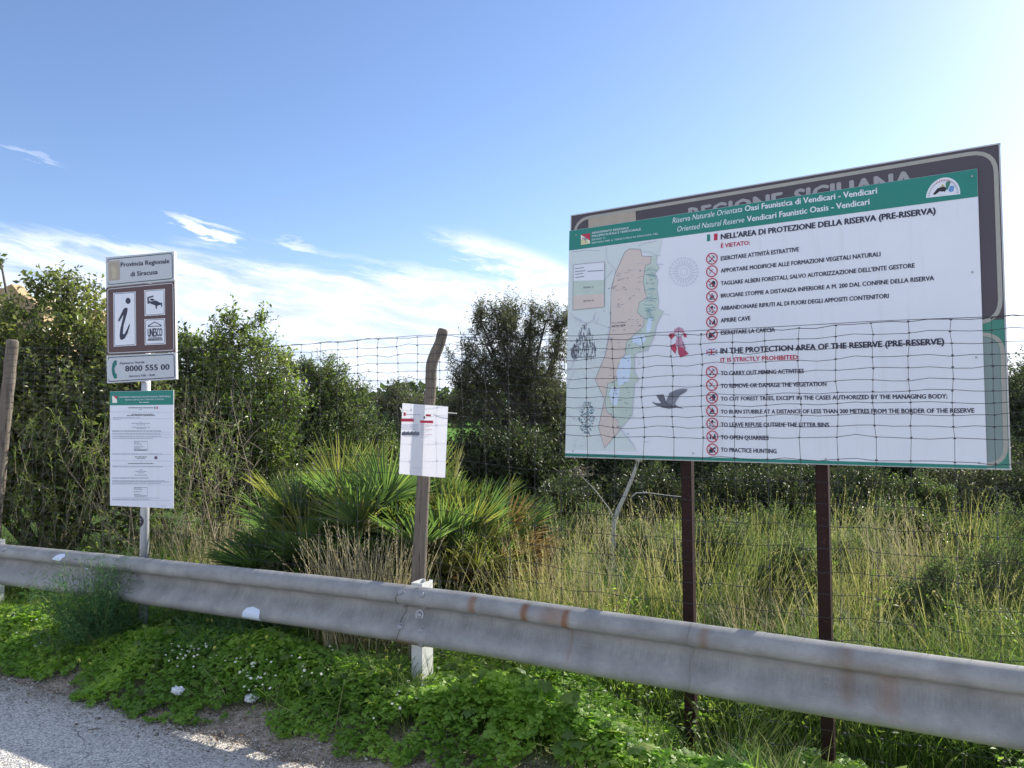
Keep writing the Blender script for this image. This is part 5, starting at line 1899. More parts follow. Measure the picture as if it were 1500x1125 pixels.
def bare_stems():
    R = random.Random(5)
    specs = [((75, 640), (190, 800)), ((100, 690), (230, 830)), ((130, 655), (170, 810)), ((200, 660), (185, 820)), ((300, 610), (250, 800)), ((345, 640), (235, 790)), ((320, 700), (262, 815)),
             ((180, 700), (200, 815)), ((60, 760), (100, 830)), ((385, 660), (300, 800)), ((142, 730), (150, 800)), ((230, 640), (240, 800)), ((290, 660), (340, 810)), ((340, 590), (420, 745)),
             ((120, 720), (165, 805)), ((280, 720), (225, 820))]
    for k, (a, b) in enumerate(specs):
        root = None
        Yb = 6.75 + R.uniform(-0.2, 0.2)
        base = P(b[0], b[1], Yb)
        base[2] = float(gz(base[0], base[1]))
        tip = P(a[0], a[1], Yb + R.uniform(-0.1, 0.4))
        g = Geo()
        mid = (base + tip) / 2 + np.array([R.uniform(-.1, .1), R.uniform(-.1, .1), R.uniform(0, .12)])
        pts = [base * (1 - t) ** 2 + 2 * mid * t * (1 - t) + tip * t * t for t in np.linspace(0, 1, 9)]
        v, f = tube(pts, np.linspace(0.0065, 0.002, 9), 5)
        g.add(v, f)
        for j in range(9):
            p = np.array(pts[R.randint(2, 8)])
            d = np.array([R.gauss(0, 1), R.gauss(0, .5), abs(R.gauss(0.3, .6))])
            e = p + unit(d) * R.uniform(.08, .32)
            v, f = tube([p, (p + e) / 2 + np.array([0, 0, .015]), e], [0.003, 0.0022, 0.001], 4)
            g.add(v, f)
        g.v
        yield g


def build_bare_shrub():
    base = P(200, 800, 6.8)
    root = thing('dry_scrub', (base[0], base[1], float(gz(base[0], base[1]))), 'tangle of bare pale twigs behind the grey sign pole', 'shrub')
    for g in bare_stems():
        g.put('stem', M['paletwig'], root)
    # sparse narrow yellow-green sprays
    R = np.random.default_rng(8)
    N = 620
    c = np.array([P(px, py, Y) for px, py, Y in zip(R.uniform(15, 350, N), R.uniform(620, 800, N), R.uniform(6.35, 7.2, N))])
    d = unit(R.normal(0, 0.5, (N, 3)) + np.array([0, 0, 1.0]))
    L = R.uniform(0.08, 0.2, N)
    k = 11
    t = np.linspace(0.15, 1, k)
    pos = c[:, None] + d[:, None] * (L[:, None] * t)[..., None]
    rv = unit(R.normal(size=(N, k, 3)))
    ld = unit(d[:, None] * 0.8 + rv * 0.8)
    v, f, r_ = leaves(pos.reshape(-1, 3), ld.reshape(-1, 3), unit(R.normal(size=(N * k, 3)) + np.array([0, 0, .5])), R.uniform(.025, .055, N * k), .009, rnd=np.repeat(R.random(N), k))
    put('leaf_sprays', v, f, leafmat('scrub_leaf', [(0, (0.07, 0.11, 0.03)), (0.6, (0.14, 0.19, 0.05)), (1, (0.28, 0.30, 0.08))], 0.45, 0.4, 1.6), root, rnd=r_)
    v, f = many_tubes(c - d * 0.1, c + d * L[:, None], 0.0018, 0.001)
    put('twigs', v, f, M['paletwig'], root)
    # fine grey brush
    N = 500
    c = np.array([P(px, py, Y) for px, py, Y in zip(R.uniform(200, 370, N), R.uniform(590, 830, N), R.uniform(6.7, 7.3, N))])
    d = unit(R.normal(0, 0.6, (N, 3)) + np.array([0.2, 0, .9]))
    v, f = many_tubes(c, c + d * R.uniform(.08, .3, (N, 1)), 0.0014, 0.0007)
    put('fine_brush', v, f, M['paletwig'], root)


build_bare_shrub()


# ------------------------------------------------------------------ fan palms
def frond_mesh(seed, material, n_seg=26, spread=2.5, seglen=0.42, pet=0.5):
    R = np.random.default_rng(seed)
    V, Fc, rn = [], [], []
    # petiole along +X with slight arch; hub at (pet,0,0)
    pts = [(t * pet, 0, 0.05 * math.sin(PI * t)) for t in np.linspace(0, 1, 5)]
    v, f = tube(pts, np.linspace(0.008, 0.005, 5), 4)
    V += [tuple(p) for p in v]
    for q in f:
        if len(q) == 4:
            Fc += [(q[0], q[1], q[2]), (q[0], q[2], q[3])]
    rn += [0.75] * len(v)
    hub = np.array([pet, 0, 0.0])
    for k in range(n_seg):
        a = -spread / 2 + spread * k / (n_seg - 1) + R.normal(0, 0.02)
        L = seglen * (0.72 + 0.28 * math.cos(a * 0.9)) * R.uniform(0.88, 1.08)
        cup = 0.32 + R.normal(0, 0.05)
        d = np.array([math.cos(a), math.sin(a), cup * (abs(math.sin(a)) * 0.8 + 0.1)])
        d = unit(d)
        side = unit(np.cross(d, [0, 0, 1]))
        up = np.cross(side, d)
        droop = R.uniform(0.0, 0.16)
        b = len(V)
        ts = [0.0, 0.35, 0.75, 1.0]
        ws = [0.003, 0.0085, 0.0055, 0.0]
        for t, w in zip(ts, ws):
            c = hub + d * L * t - np.array([0, 0, 1]) * droop * L * t ** 2.5
            if w:
                V += [tuple(c - side * w + up * 0.004), tuple(c - up * 0.003), tuple(c + side * w + up * 0.004)]
            else:
                V.append(tuple(c))
        for i in range(2):
            o = b + i * 3
            Fc += [(o, o + 3, o + 4), (o, o + 4, o + 1), (o + 1, o + 4, o + 5), (o + 1, o + 5, o + 2)]
        o = b + 6
        Fc += [(o, o + 3, o + 1), (o + 1, o + 3, o + 2)]
        rn += [float(R.random())] * 10
    return np_mesh('frond', np.array(V), np.array(Fc), material, rnd=rn)


FR = {k: [frond_mesh(100 * i + s, M[k], n_seg=34 + 3 * (s % 3), pet=0.26 + 0.11 * s, seglen=0.38 + 0.02 * s) for s in range(4)]
      for i, k in enumerate(('palm', 'palmyellow', 'palmdead'))}


def palm(label, heads, dist, seed):
    R = random.Random(seed)
    c0 = np.mean([h[0] for h in heads], 0)
    base = (c0[0], c0[1], float(gz(c0[0], c0[1])))
    root = thing('dwarf_fan_palm', base, label, 'palm')
    g = Geo()
    for (p, n, scale) in heads:
        v, f = tube([(p[0], p[1], float(gz(p[0], p[1])) - 0.05), (p[0], p[1], p[2] * 0.6), tuple(p)], [0.09, 0.085, 0.05], 9)
        g.add(v, f)
    g.put('trunk', M['bark'], root, smooth=True)
    for (p, n, scale) in heads:
        for k in range(n):
            az = 2 * PI * k * 0.381966 + R.uniform(-.25, .25)
            t = (k + 0.5) / n
            el = math.radians(82 - 84 * t ** 0.85) + R.gauss(0, 0.09)
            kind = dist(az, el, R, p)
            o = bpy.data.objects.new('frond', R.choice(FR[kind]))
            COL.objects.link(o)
            o.parent = root
            if kind != 'palm':
                o['label'] = 'yellowed fan frond, partly coloured as if sunlit' if kind == 'palmyellow' else 'withered brown fan frond'
            o.location = tuple(np.array(p) - np.array(base))
            s = scale * R.uniform(0.82, 1.12) * (0.8 + 0.3 * math.sin(PI * min(1, t + .2)))
            X = Vector((math.cos(az) * math.cos(el), math.sin(az) * math.cos(el), math.sin(el)))
            # blade plane faces up-ish / outward, with twist
            side = Vector((-math.sin(az), math.cos(az), 0))
            up = X.cross(side)
            tw = R.gauss(0, 0.5)
            side2 = side * math.cos(tw) + up * math.sin(tw)
            up2 = X.cross(side2)
            mt = Matrix((X, side2, up2)).transposed().to_4x4()
            o.rotation_euler = mt.to_euler()
            o.scale = (s, s, s)
    return root


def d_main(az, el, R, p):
    # sunlight on the top rim put into colour: upright fronds go yellow more often
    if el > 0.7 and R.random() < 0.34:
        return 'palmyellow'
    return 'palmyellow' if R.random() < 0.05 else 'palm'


def d_right(az, el, R, p):
    r = R.random()
    if math.cos(az) > 0.45 and el < 0.75:
        return 'palmdead' if r < 0.6 else 'palmyellow'
    if el < 0.5 and r < 0.25:
        return 'palmdead'
    return 'palmyellow' if r < 0.4 else 'palm'


def hp_(px, py, Y):
    return P(px, py, Y)


palm('broad green dwarf fan palm with many fan fronds left of the stake',
     [(hp_(455, 868, 5.75), 50, 0.95), (hp_(540, 852, 5.75), 58, 1.0), (hp_(500, 835, 6.2), 46, 1.02), (hp_(590, 842, 6.1), 42, 0.97)], d_main, 3)
palm('dwarf fan palm with yellow and withered brown fronds right of the stake',
     [(hp_(665, 868, 5.6), 50, 0.88), (hp_(645, 836, 6.1), 42, 0.95), (hp_(705, 866, 5.8), 36, 0.80)], d_right, 8)


# ------------------------------------------------------------------ grasses and ground cover
def ST(s, t):
    return DX * s + AX * t, DY * s + AY * t


def build_cover():
    # verge of clover-like leaves in front of and below the rail
    N = 95000
    s = RNG.uniform(-9.5, 3.2, N * 3)
    t = RNG.uniform(2.80, 4.15, N * 3)
    x, y = ST(s, t)
    edge = 2.93 + 0.22 * (fbm(s * 1.3, s * 0 + 3, 31) - 0.5) * 2 + 0.13 * (fbm(s * 5, t * 5, 33) - 0.5) * 2 - 0.03 * np.clip(s + 3, 0, 1.5)
    dens = sst(t, edge, edge + 0.07)
    dist = np.hypot(x, y)
    keep = RNG.random(N * 3) < dens * np.clip(1.5 - (dist - 3) * 0.15, 0.3, 1)
    # bare hollow beside the posts of the board
    h = sst(s, -1.28, -1.08) * (1 - sst(s, -0.62, -0.42)) * sst(t, 3.30, 3.42) * (1 - sst(t, 4.1, 4.3))
    keep &= RNG.random(N * 3) > h * 1.3
    keep &= (fbm(x * 7, y * 7, 35) > 0.40 - 0.25 * sst(t, edge + 0.05, edge + 0.35))
    s, t, x, y = s[keep][:N], t[keep][:N], x[keep][:N], y[keep][:N]
    n = len(s)
    edge = edge[keep][:N]
    canopy = (0.03 + 0.16 * fbm(x * 2.6, y * 2.6, 40) * sst(t, edge, edge + 0.35))
    mound = 0.20 * np.exp(-(((s + 1.75) / 0.42) ** 2 + ((t - 3.28) / 0.20) ** 2)) + 0.10 * np.exp(-(((s + 3.4) / 0.8) ** 2 + ((t - 3.5) / 0.2) ** 2)) + 0.16 * sst(s, 0.1, 0.5) * sst(t, 3.5, 3.8)
    canopy = canopy + mound
    z = gz(x, y) + canopy * (0.35 + 0.65 * RNG.random(n) ** 0.6)
    size = (0.011 + 0.008 * RNG.random(n)) * (1 + 0.5 * sst(s, -2.6, -1.6)) * (1 + 0.04 * np.hypot(x, y))
    big = RNG.random(n) < 0.05
    size = np.where(big, size * 1.8, size)
    pos = np.stack([x, y, z], 1)
    tilt = unit(np.stack([RNG.normal(0, .45, n), RNG.normal(0, .45, n), np.ones(n)], 1))
    a0 = RNG.uniform(0, 2 * PI, n)
    ex = unit(np.cross(tilt, np.array([0.3, 1, 0])))
    ey = np.cross(tilt, ex)
    parts = []
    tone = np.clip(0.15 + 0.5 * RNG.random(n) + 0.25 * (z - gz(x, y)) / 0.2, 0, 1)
    for k in range(3):
        a = a0 + k * 2 * PI / 3
        d = ex * np.cos(a)[:, None] + ey * np.sin(a)[:, None]
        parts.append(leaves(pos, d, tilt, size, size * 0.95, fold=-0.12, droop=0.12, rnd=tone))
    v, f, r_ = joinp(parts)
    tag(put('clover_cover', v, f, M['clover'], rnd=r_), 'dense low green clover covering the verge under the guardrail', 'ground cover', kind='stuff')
    # broad mallow-like leaves standing over the clover
    m = 3600
    k = RNG.integers(0, n, m)
    p3 = pos[k] + np.stack([np.zeros(m), np.zeros(m), RNG.uniform(0.01, 0.05, m)], 1)
    ok = (fbm(p3[:, 0] * 2.0, p3[:, 1] * 2.0, 88) > 0.47) & (AX * p3[:, 0] + AY * p3[:, 1] > 3.12)
    p3 = p3[ok]
    m = len(p3)
    tl = unit(np.stack([RNG.normal(0, .5, m), RNG.normal(0, .5, m), np.ones(m)], 1))
    e1 = unit(np.cross(tl, np.array([0.3, 1, 0])))
    e2 = np.cross(tl, e1)
    a1 = RNG.uniform(0, 2 * PI, m)
    sz = RNG.uniform(0.018, 0.038, m) * (1 + 0.5 * sst(DX * p3[:, 0] + DY * p3[:, 1], -2.2, -1.2))
    pr = []
    tn = RNG.random(m)
    for j in range(5):
        a = a1 + j * 2 * PI / 5.6
        pr.append(leaves(p3, e1 * np.cos(a)[:, None] + e2 * np.sin(a)[:, None], tl, sz, sz * 0.95, fold=-0.1, droop=0.2, rnd=tn))
    v, f, r_ = joinp(pr)
    tag(put('mallow_leaves', v, f, M['weed'], rnd=r_), 'broader lobed mallow leaves standing over the clover of the verge', 'ground cover', kind='stuff')
    m = 1500
    s_, t_ = RNG.uniform(-8, 2.5, m), RNG.uniform(3.05, 4.1, m)
    x_, y_ = ST(s_, t_)
    v, f, r_ = blades(np.stack([x_, y_, gz(x_, y_) + 0.02], 1), RNG.uniform(0.08, 0.30, m), RNG.uniform(0.0015, 0.003, m), RNG.uniform(0, 2 * PI, m), RNG.uniform(0.2, 1.35, m), RNG.uniform(0, .6, m))
    tag(put('dead_stalks', v, f, M['drygrass'], rnd=r_), 'dead straw stalks lying through the verge plants', 'grass', kind='stuff')
    # stems: thin blades in the verge
    N = 9000
    s = RNG.uniform(-9, 0.6, N)
    t = 3.12 + 1.0 * RNG.random(N)
    x, y = ST(s, t)
    h = sst(s, -1.28, -1.08) * (1 - sst(s, -0.62, -0.42)) * sst(t, 3.30, 3.42) * (1 - sst(t, 4.1, 4.3))
    ok = RNG.random(N) > h
    x, y, s, t = x[ok], y[ok], s[ok], t[ok]
    n = len(x)
    pos = np.stack([x, y, gz(x, y)], 1)
    v, f, r_ = blades(pos, RNG.uniform(0.08, 0.24, n), RNG.uniform(0.003, 0.006, n), RNG.uniform(0, 2 * PI, n), RNG.uniform(0, 0.5, n), RNG.uniform(0.2, 1.4, n))
    tag(put('verge_grass', v, f, M['weed'], rnd=r_), 'short green grass blades among the clover of the verge', 'grass', kind='stuff')
    # tufts of grass at the foot of the white post
    N = 900
    cs = np.array([(-2.55, 3.42), (-2.35, 3.38), (-2.72, 3.45), (-0.60, 3.62), (-0.52, 3.75), (-1.22, 3.95)])
    k = RNG.integers(0, len(cs), N)
    s = cs[k, 0] + RNG.normal(0, .08, N)
    t = cs[k, 1] + RNG.normal(0, .05, N)
    x, y = ST(s, t)
    pos = np.stack([x, y, gz(x, y)], 1)
    v, f, r_ = blades(pos, RNG.uniform(0.18, 0.42, N), RNG.uniform(0.003, 0.006, N), RNG.uniform(0, 2 * PI, N), RNG.uniform(0.05, 0.6, N), RNG.uniform(0.4, 1.7, N), seg=4, rnd=np.clip(RNG.random(N) * .6 + .35 * (k > 2), 0, 1))
    tag(put('tufted_grass', v, f, M['grass'], rnd=r_), 'arching grass tufts round the foot of the guardrail post', 'grass', kind='stuff')
    # low weeds behind the rail and out in the meadow
    N = 70000
    s = RNG.uniform(-9, 3.2, N)
    t = 3.7 + 12.0 * RNG.random(N) ** 1.5
    x, y = ST(s + t * 0.1, t)
    h = sst(s, -1.3, -1.1) * (1 - sst(s, -0.6, -0.4)) * (1 - sst(t, 4.15, 4.3))
    ok = (RNG.random(N) > h * 1.2) & (np.abs(x) < y * 0.85 + 0.5) & ~((s > -1.35) & (s < -0.1) & (t < 4.25))
    x, y, t = x[ok], y[ok], t[ok]
    n = len(x)
    can = 0.04 + 0.75 * np.clip(fbm(x * 1.5, y * 1.5, 60) - 0.28, 0, 1) * (1 - 0.3 * sst(y, 7, 11))
    z = gz(x, y) + can * (0.3 + 0.7 * RNG.random(n))
    pos = np.stack([x, y, z], 1)
    sz = RNG.uniform(0.022, 0.045, n) * (1 + 0.08 * (y - 4))
    d = unit(np.stack([RNG.normal(0, 1, n), RNG.normal(0, 1, n), RNG.normal(0.3, .4, n)], 1))
    v, f, r_ = leaves(pos, d, unit(RNG.normal(0, .6, (n, 3)) + np.array([0, 0, 1.0])), sz, sz * 0.5)
    tag(put('meadow_weeds', v, f, M['weed'], rnd=r_), 'low green broad-leaved weeds filling the meadow behind the fence', 'weeds', kind='stuff')
    # tall grass of the meadow
    N = 120000
    s = RNG.uniform(-9, 4.5, N)
    t = 4.02 + 13.0 * RNG.random(N) ** 1.5
    x, y = ST(s + (t - 4) * 0.35, t)
    post_zone = (s > -1.6) & (t < 4.35)
    clump = fbm(x * 1.6, y * 1.6, 70)
    ok = (RNG.random(N) < 0.25 + 1.1 * sst(clump, 0.35, 0.65)) & (np.abs(x) < y * 0.85 + 0.6)
    ok &= ~post_zone
    ok &= ~((x < -0.35) & (y < 6.6) & (x > -2.5) & (RNG.random(N) < 0.75))
    x, y, t, clump = x[ok], y[ok], t[ok], clump[ok]
    n = len(x)
    pos = np.stack([x, y, gz(x, y)], 1)
    hh = (0.22 + 0.45 * clump) * RNG.uniform(0.5, 1.25, n)
    hh *= 1.12 - 0.5 * sst(y, 6.5, 10.5)
    rn = np.clip(RNG.random(n) * 0.8 + 0.45 * (fbm(x * 2.2, y * 2.2, 77) - 0.4), 0, 1)
    v, f, r_ = blades(pos, hh, RNG.uniform(0.0028, 0.0055, n) * (1 + 0.09 * (y - 4)), RNG.uniform(0, 2 * PI, n), RNG.uniform(0, 0.8, n), RNG.uniform(0.1, 2.2, n), rnd=rn)
    tag(put('meadow_grass', v, f, M['grass'], rnd=r_), 'tall mixed green and straw grass across the meadow', 'grass', kind='stuff')
    # bright green understory right behind the rail
    N = 11000
    s = RNG.uniform(-1.9, 2.8, N)
    t = RNG.uniform(4.3, 5.1, N)
    x, y = ST(s, t)
    pos = np.stack([x, y, gz(x, y)], 1)
    v, f, r_ = blades(pos, RNG.uniform(0.10, 0.36, N), RNG.uniform(0.004, 0.009, N), RNG.uniform(0, 2 * PI, N), RNG.uniform(0.05, 0.5, N), RNG.uniform(0.3, 1.9, N), seg=4)
    tag(put('lush_grass', v, f, M['weed'], rnd=r_), 'lush bright green grass leaning through the fence beyond the rail', 'grass', kind='stuff')


build_cover()


def clump(name, label, base_px, Y, n, h, spread, width, mt='drygrass', az=0.0, seed=1, plume=0.35, cat='grass', lean=(0.0, 0.35)):
    R = np.random.default_rng(seed)
    if name == 'tall_grass_clump':
        mt = 'tallgrass' if seed % 5 in (0, 2, 3) else 'drygrass' if seed % 5 == 1 else 'grass'
        n, spread, lean = int(n * 0.7), spread * 0.95, (lean[0], lean[1] + 0.2)
    p = P(base_px, 900, Y)
    b = np.array([p[0], p[1], float(gz(p[0], p[1]))])
    root = thing(name, b, label, cat)
    pos = b + np.stack([R.normal(0, spread, n), R.normal(0, spread * .7, n), np.zeros(n)], 1)
    hh = h * R.uniform(0.35, 1.12, n)
    azv = np.where(R.random(n) < 0.6, R.normal(az, 0.7, n), R.uniform(0, 2 * PI, n))
    v, f, r_ = blades(pos, hh, R.uniform(width * 0.6, width * 1.3, n), azv, R.uniform(lean[0], lean[1], n), R.uniform(-0.1, 0.6, n), seg=4)
    put('stalks', v, f, M[mt], root, rnd=r_)
    # seed heads: short bristles near the top of some stalks
    k = int(n * plume)
    if k:
        V = v.reshape(n, -1, 3)
        tip, bel = V[:k, -1], (V[:k, -3] + V[:k, -2]) / 2
        m = 12
        t = R.uniform(0.35, 1.0, (k, m))
        c = bel[:, None] + (tip - bel)[:, None] * t[..., None]
        d = unit(unit(tip - bel)[:, None] + R.normal(0, 0.28, (k, m, 3)))
        v2, f2, r2 = leaves(c.reshape(-1, 3), d.reshape(-1, 3), unit(R.normal(size=(k * m, 3))), R.uniform(.012, .028, k * m), .0028, rnd=R.uniform(.5, 1, k * m))
        put('seed_heads', v2, f2, M[mt], root, rnd=r2)
    return root


clump('dry_grass_clump', 'thick sheaf of straw coloured grass in front of the green palm', 522, 4.85, 420, 0.80, 0.10, 0.0075, az=2.6, seed=1)
clump('dry_grass_clump', 'straw coloured grass sheaf leaning left just beside the stake', 572, 4.8, 260, 0.80, 0.085, 0.007, az=1.0, seed=2)
clump('dry_grass_clump', 'thin dry grass clump at the left foot of the green palm', 405, 5.5, 110, 0.68, 0.12, 0.005, az=2.0, seed=3)
clump('dry_grass_clump', 'few arching dry stalks right of the stake before the yellow palm', 655, 4.8, 46, 0.75, 0.07, 0.005, az=0.3, seed=4, lean=(0.1, 0.55))
clump('tall_grass_clump', 'tall yellow green grass clump just right of the fan palms', 790, 4.85, 420, 0.88, 0.16, 0.005, az=2.2, seed=5, plume=0.5)
clump('tall_grass_clump', 'tall straw and green grass clump below the billboard left corner', 850, 5.1, 360, 0.84, 0.17, 0.005, az=2.0, seed=6, plume=0.5)
clump('tall_grass_clump', 'tall plumed grass clump around the left billboard post', 975, 5.5, 320, 0.86, 0.14, 0.005, az=2.4, seed=7, plume=0.6, lean=(0, .45))
clump('tall_grass_clump', 'feathery plumed grass clump between the two billboard posts', 1065, 5.5, 360, 0.88, 0.18, 0.005, az=0.5, seed=8, plume=0.6, lean=(0, .5))
clump('tall_grass_clump', 'feathery pale grass bending right before the right billboard post', 1130, 6.0, 300, 0.95, 0.2, 0.005, az=0.2, seed=9, plume=0.7, lean=(.1, .6))
clump('tall_grass_clump', 'grass clump standing right beside the right billboard post', 1265, 5.4, 300, 0.82, 0.16, 0.005, az=1.8, seed=10, plume=0.5)
clump('tall_grass_clump', 'reddish straw grass clump in front of the small meadow shrub', 1330, 5.6, 330, 0.80, 0.16, 0.005, az=1.4, seed=11, plume=0.5, lean=(0, .5))
clump('tall_grass_clump', 'loose grass clump farthest right in the meadow', 1455, 5.2, 260, 0.62, 0.2, 0.005, mt='grass', az=1.2, seed=12, plume=0.4, lean=(0, .6))
clump('dry_grass_clump', 'golden dry grass behind the rail left of the palm', 320, 6.4, 420, 0.72, 0.24, 0.005, az=1.2, seed=13, plume=0.3)
clump('dry_grass_clump', 'dark arching grass tuft hanging under the rail beside the left post', 1075, 3.85, 150, 0.55, 0.08, 0.004, mt='grass', az=0.2, seed=15, plume=0.1, lean=(.2, 1.0))


for k, (px_, Y_, n_, h_, lab) in enumerate([
    (835, 7.4, 260, .80, 'grass clump at the foot of the bleached branch'), (920, 6.6, 300, .88, 'green seeding grass clump right of the bleached branch'),
    (1030, 7.2, 280, .90, 'seeding grass clump directly right of the left billboard post'), (1100, 7.6, 260, .85, 'distant seeding grass clump between the billboard posts'),
    (1180, 6.4, 320, .92, 'bushy seeding grass clump on the left of the right billboard post'), (1240, 7.0, 300, .95, 'tall seeding grass clump in front of the far pale stones'),
    (1305, 6.4, 300, .88, 'seeding grass clump left of the small meadow shrub'), (1385, 6.2, 320, .90, 'seeding grass clump right of the small meadow shrub'),
    (1420, 7.4, 280, .90, 'seeding grass clump by the fallen pole'), (1475, 6.4, 320, .95, 'seeding grass clump near the right end of the meadow'),
    (1220, 5.0, 220, .55, 'short leaning grass clump behind the rail right of the right post'), (1110, 4.9, 240, .55, 'short leaning grass clump behind the rail between the posts'),
    (1400, 4.7, 220, .5, 'short leaning grass clump behind the right end of the rail'), (880, 5.0, 260, .62, 'short leaning grass clump behind the rail below the bleached branch')]):
    clump('tall_grass_clump', lab, px_, Y_, n_, h_, 0.22, 0.006, az=k * 1.3, seed=90 + k, plume=0.5, lean=(0, .6))


# feathery fennel plants
def fennel(label, bpx, Y, h, r, n, seed, zb=None):
    R = np.random.default_rng(seed)
    p = P(bpx, 900, Y)
    b = np.array([p[0], p[1], float(gz(p[0], p[1]))])
    root = thing('wild_fennel', b, label, 'plant')
    ns = n
    d = unit(np.stack([R.normal(0, .6, ns), R.normal(0, .6, ns), R.uniform(.5, 1.2, ns)], 1))
    L = R.uniform(0.35, 1, ns) * h
    tipv = b + d * L[:, None] * np.array([r / h * 1.5, r / h * 1.5, 1.0])
    v, f = many_tubes(np.repeat(b[None], ns, 0) + R.normal(0, .02, (ns, 3)) * np.array([1, 1, 0]), tipv, 0.0025, 0.0012)
    put('stems', v, f, M['petiole'], root)
    k = 60
    t = R.uniform(0.45, 1.05, (ns, k))
    c = b + (tipv - b)[:, None] * t[..., None] + R.normal(0, 0.03, (ns, k, 3))
    dd = unit(R.normal(0, 1, (ns, k, 3)) + np.array([0, 0, 0.5]))
    v, f, r_ = leaves(c.reshape(-1, 3), dd.reshape(-1, 3), unit(R.normal(size=(ns * k, 3))), R.uniform(.03, .06, ns * k), .0034)
    put('feathery_leaves', v, f, M['fennel'], root, rnd=r_)


fennel('feathery dark green fennel sprouting in front of the rail at the left', 148, 5.2, 0.66, 0.42, 150, 1)
fennel('wide soft mound of fennel beyond the fence under the billboard', 905, 5.9, 0.55, 0.45, 60, 2)
fennel('small bluish fennel tuft at the right post foot by the frame bottom', 1095, 3.75, 0.22, 0.15, 26, 3)
fennel('bluish feathery fennel between the sign pole and the barrier joint', 330, 4.95, 0.38, 0.35, 40, 4)


# bleached branch standing under the billboard, and a dried fennel umbel
def dead_branch():
    Y = 6.2
    b = P(893, 775, Y)
    b[2] = float(gz(b[0], b[1]))
    root = thing('dead_branch', b, 'bleached silvery bare branch forking under the billboard left half', 'branch')
    g = Geo()
    def ln(pts, r0, r1, n=7):
        pts = [b if q is None else P(q[0], q[1], Y) for q in pts]
        v, f = tube(pts, np.linspace(r0, r1, len(pts)), n)
        g.add(v, f)
    ln([None, (899, 768), (906, 745), (917, 722), (926, 700), (934, 678), (942, 660), (958, 640)], 0.021, 0.008)
    ln([(934, 680), (932, 668), (931, 650)], 0.013, 0.009)
    ln([(925, 728), (932, 722), (950, 722), (980, 726), (1002, 728)], 0.006, 0.002)
    ln([(936, 676), (946, 668), (958, 662)], 0.012, 0.006)
    g.put('branch', M['silver'], root, smooth=True)
    g = Geo()
    ln([(896, 765), (899, 758), (890, 742), (870, 716), (853, 699)], 0.008, 0.003)
    g.put('side_branch', M['silver'], root, smooth=True)
    g = Geo()
    R = random.Random(3)
    c = P(853, 699, Y)
    for k in range(26):
        a = R.uniform(0, 2 * PI)
        e = c + np.array([math.cos(a) * R.uniform(.03, .12), math.sin(a) * 0.08, R.uniform(.0, .07)])
        v, f = tube([c, (c + e) / 2 + np.array([0, 0, .006]), e], [0.0015, 0.0012, 0.0008], 4)
        g.add(v, f)
        for j in range(5):
            e2 = e + np.array([R.gauss(0, .012), R.gauss(0, .012), R.gauss(.01, .008)])
            v, f = tube([e, e2], [0.001, 0.0016], 3)
            g.add(v, f)
    g.put('dry_umbel', M['paletwig'], root)


dead_branch()

# fallen pole and stones in the meadow
def field_bits():
    a, b = P(1382, 778, 8.8), P(1432, 812, 8.0)
    root = thing('fallen_pole', (a + b) / 2, 'thin pale pole lying slanted in the grass at the right', 'pole')
    v, f = tube([a, (a + b) / 2 + np.array([0, 0, .02]), b], 0.016, 7)
    put('pole', v, f, M['silver'], root, smooth=True)
    k = 0
    for px, py, Y, r, lab in [(1222, 752, 11.4, .16, 'pale stone showing left of three in the far grass'), (1262, 756, 11.2, .17, 'rounded pale stone in the middle of the far grass row'),
                              (1290, 752, 11.4, .20, 'largest pale stone under the hedge right of the right post'), (1100, 745, 11.6, .16, 'pale stone at the hedge foot between the two posts'),
                              (1335, 742, 12.0, .2, 'grey stone half hidden by the small meadow shrub')]:
        R = np.random.default_rng(k + 3)
        k += 1
        c = P(px, py, Y)
        c[2] = max(c[2], float(gz(c[0], c[1])) + r * 0.5)
        import bmesh
        bm = bmesh.new()
        bmesh.ops.create_icosphere(bm, subdivisions=3, radius=r)
        V = np.array([q.co[:] for q in bm.verts])
        Fc = np.array([[q.index for q in fc.verts] for fc in bm.faces])
        bm.free()
        nz = fbm(V[:, 0] / r * 1.4 + k * 7, V[:, 1] / r * 1.4 + V[:, 2] / r, k)
        V = V * (0.75 + 0.5 * nz)[:, None] * np.array([1.25, 1, .6]) * 0.8
        tag(put('stone', V + c, Fc, M['stone'], smooth=True), lab, 'stone', 'stones in the meadow')
        # carries its own ground contact
        for j in (1,):
            pass


field_bits()


